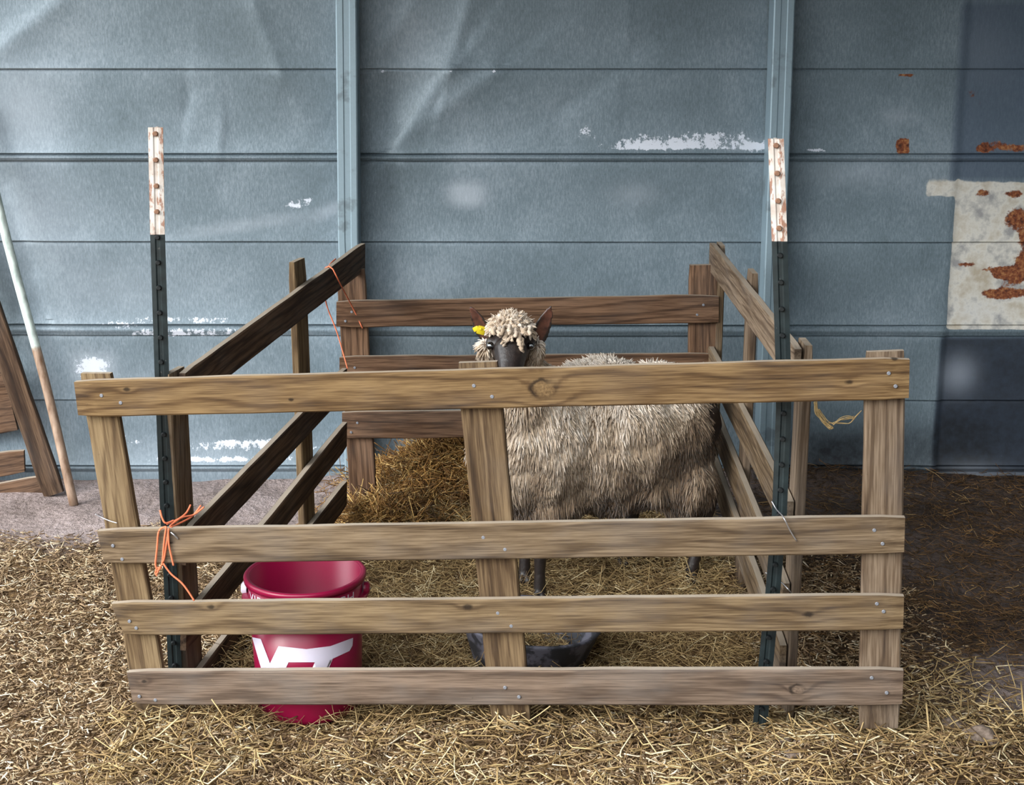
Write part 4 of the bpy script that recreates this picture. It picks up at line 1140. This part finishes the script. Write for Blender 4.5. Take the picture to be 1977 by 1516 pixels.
o = stalks('hay', 17000, (-.85, .75, 3.15, 4.85), pen, (.03, .10), (.0005, .0012), M_hay, (.0, .035), .35, (.62, .22), .6, 23, 6)
tag(o, 'fine greenish hay bedding covering the floor inside the pen', 'hay', kind='stuff')
heap = lambda X, Y: np.exp(-(((X + .15) / .36) ** 2 + ((Y - 4.86) / .2) ** 2) ** 2) + np.exp(-(((X + .42) / .14) ** 2 + ((Y - 4.50) / .15) ** 2))
o = stalks('hay_heap', 9000, (-.65, .4, 4.35, 5.0), heap, (.03, .11), (.0007, .0019), M_haydark, (-.01, .05), .6, (.58, .25), .6, 24, 6)
tag(o, 'rusty brown heap of hay banked against the wall behind the back hurdle', 'hay', kind='stuff')
def pan_hay():
    rr = np.random.default_rng(5); n = 260; a = rr.uniform(0, 6.28, n); q = rr.uniform(0, .11, n) ; X = pc.x + q * np.cos(a); Y = pc.y + q * np.sin(a) * .8; z = pan.location.z + .02 + rr.uniform(0, .035, n)
    az = rr.uniform(0, 6.28, n); L = rr.uniform(.02, .07, n); el = rr.normal(0, .4, n); t = np.linspace(-.5, .5, 6); pa = np.zeros((n, 6, 3)); bd = rr.normal(0, .5, n)
    for i, tt in enumerate(t): pa[:, i] = np.stack([X + np.cos(az) * L * tt - np.sin(az) * L * bd * tt * tt, Y + np.sin(az) * L * tt + np.cos(az) * L * bd * tt * tt, z + np.abs(el) * L * (tt + .5)], 1)
    return strands('hay', pa, np.tile(rr.uniform(.0006, .0015, n)[:, None], (1, 6)), np.clip(rr.normal(.6, .2, n), 0, 1), M_hay)
o = pan_hay(); tag(o, 'leftover hay lying in the black rubber feed pan', 'hay', kind='stuff')
rightp = lambda X, Y: dark_ground(X, Y) * (.3 + .5 * wob(X, Y))
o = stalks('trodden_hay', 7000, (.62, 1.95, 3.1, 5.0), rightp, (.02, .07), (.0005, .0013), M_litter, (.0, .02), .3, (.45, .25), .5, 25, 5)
tag(o, 'dark trodden hay on the darker ground right of the pen', 'hay', kind='stuff')
wispr = lambda X, Y: np.exp(-(((X - 1.08) / .14) ** 2 + ((Y - 3.32) / .14) ** 2)) + .5 * np.exp(-(((X - 1.0) / .3) ** 2 + ((Y - 3.1) / .1) ** 2))
o = stalks('straw', 420, (.8, 1.6, 2.95, 3.7), wispr, (.04, .09), (.0009, .0020), M_hay, (.005, .03), .3, (.7, .18), .7, 26, 6)
tag(o, 'loose golden straw tuft on bare dirt beside the right end of the front hurdle', 'straw', kind='stuff')

# clods of earth by the right-hand corner
def clod(loc, r, label, seed):
    bm = bmesh.new(); bmesh.ops.create_icosphere(bm, subdivisions=4, radius=r)
    for v in bm.verts:
        nn = mnoise.fractal(v.co * (2.2 / r) * .5 + Vector((seed, 0, 0)), 1, 2, 4)
        v.co *= 1 + .38 * nn; v.co.z *= .62
    me = bpy.data.meshes.new('dirt_clod'); bm.to_mesh(me); bm.free(); smooth(me); me.materials.append(M_clod)
    o = bpy.data.objects.new('dirt_clod', me); o.location = loc; C.objects.link(o)
    tag(o, label, 'clod', 'dirt clods'); return o
s = NT('dry_earth'); v = s.obj(); s.base(s.ramp(s.noise(v, 40, 5, .7), [(.3, lin(70, 58, 48)), (.7, lin(150, 134, 122))]), .95, 0, .1); s.bump(s.noise(v, 90, 4), .6, .004); M_clod = s.m
for (x, y, r, lb) in [(1895, 1440, .040, 'largest grey clod of earth near the right-hand corner of the straw'), (1838, 1412, .030, 'rounded clod of earth just left of the largest clod'),
                      (1512, 1446, .016, 'small dark clod in the straw below the bent metal post'), (1540, 1462, .013, 'small pale clod beside the small dark clod'), (1530, 1486, .017, 'dark clod nearest the lower edge of the straw')]:
    p = G(x, y, .01); p.z = float(gh(p.x, p.y)) + r * .3
    clod(p, r, lb, x)
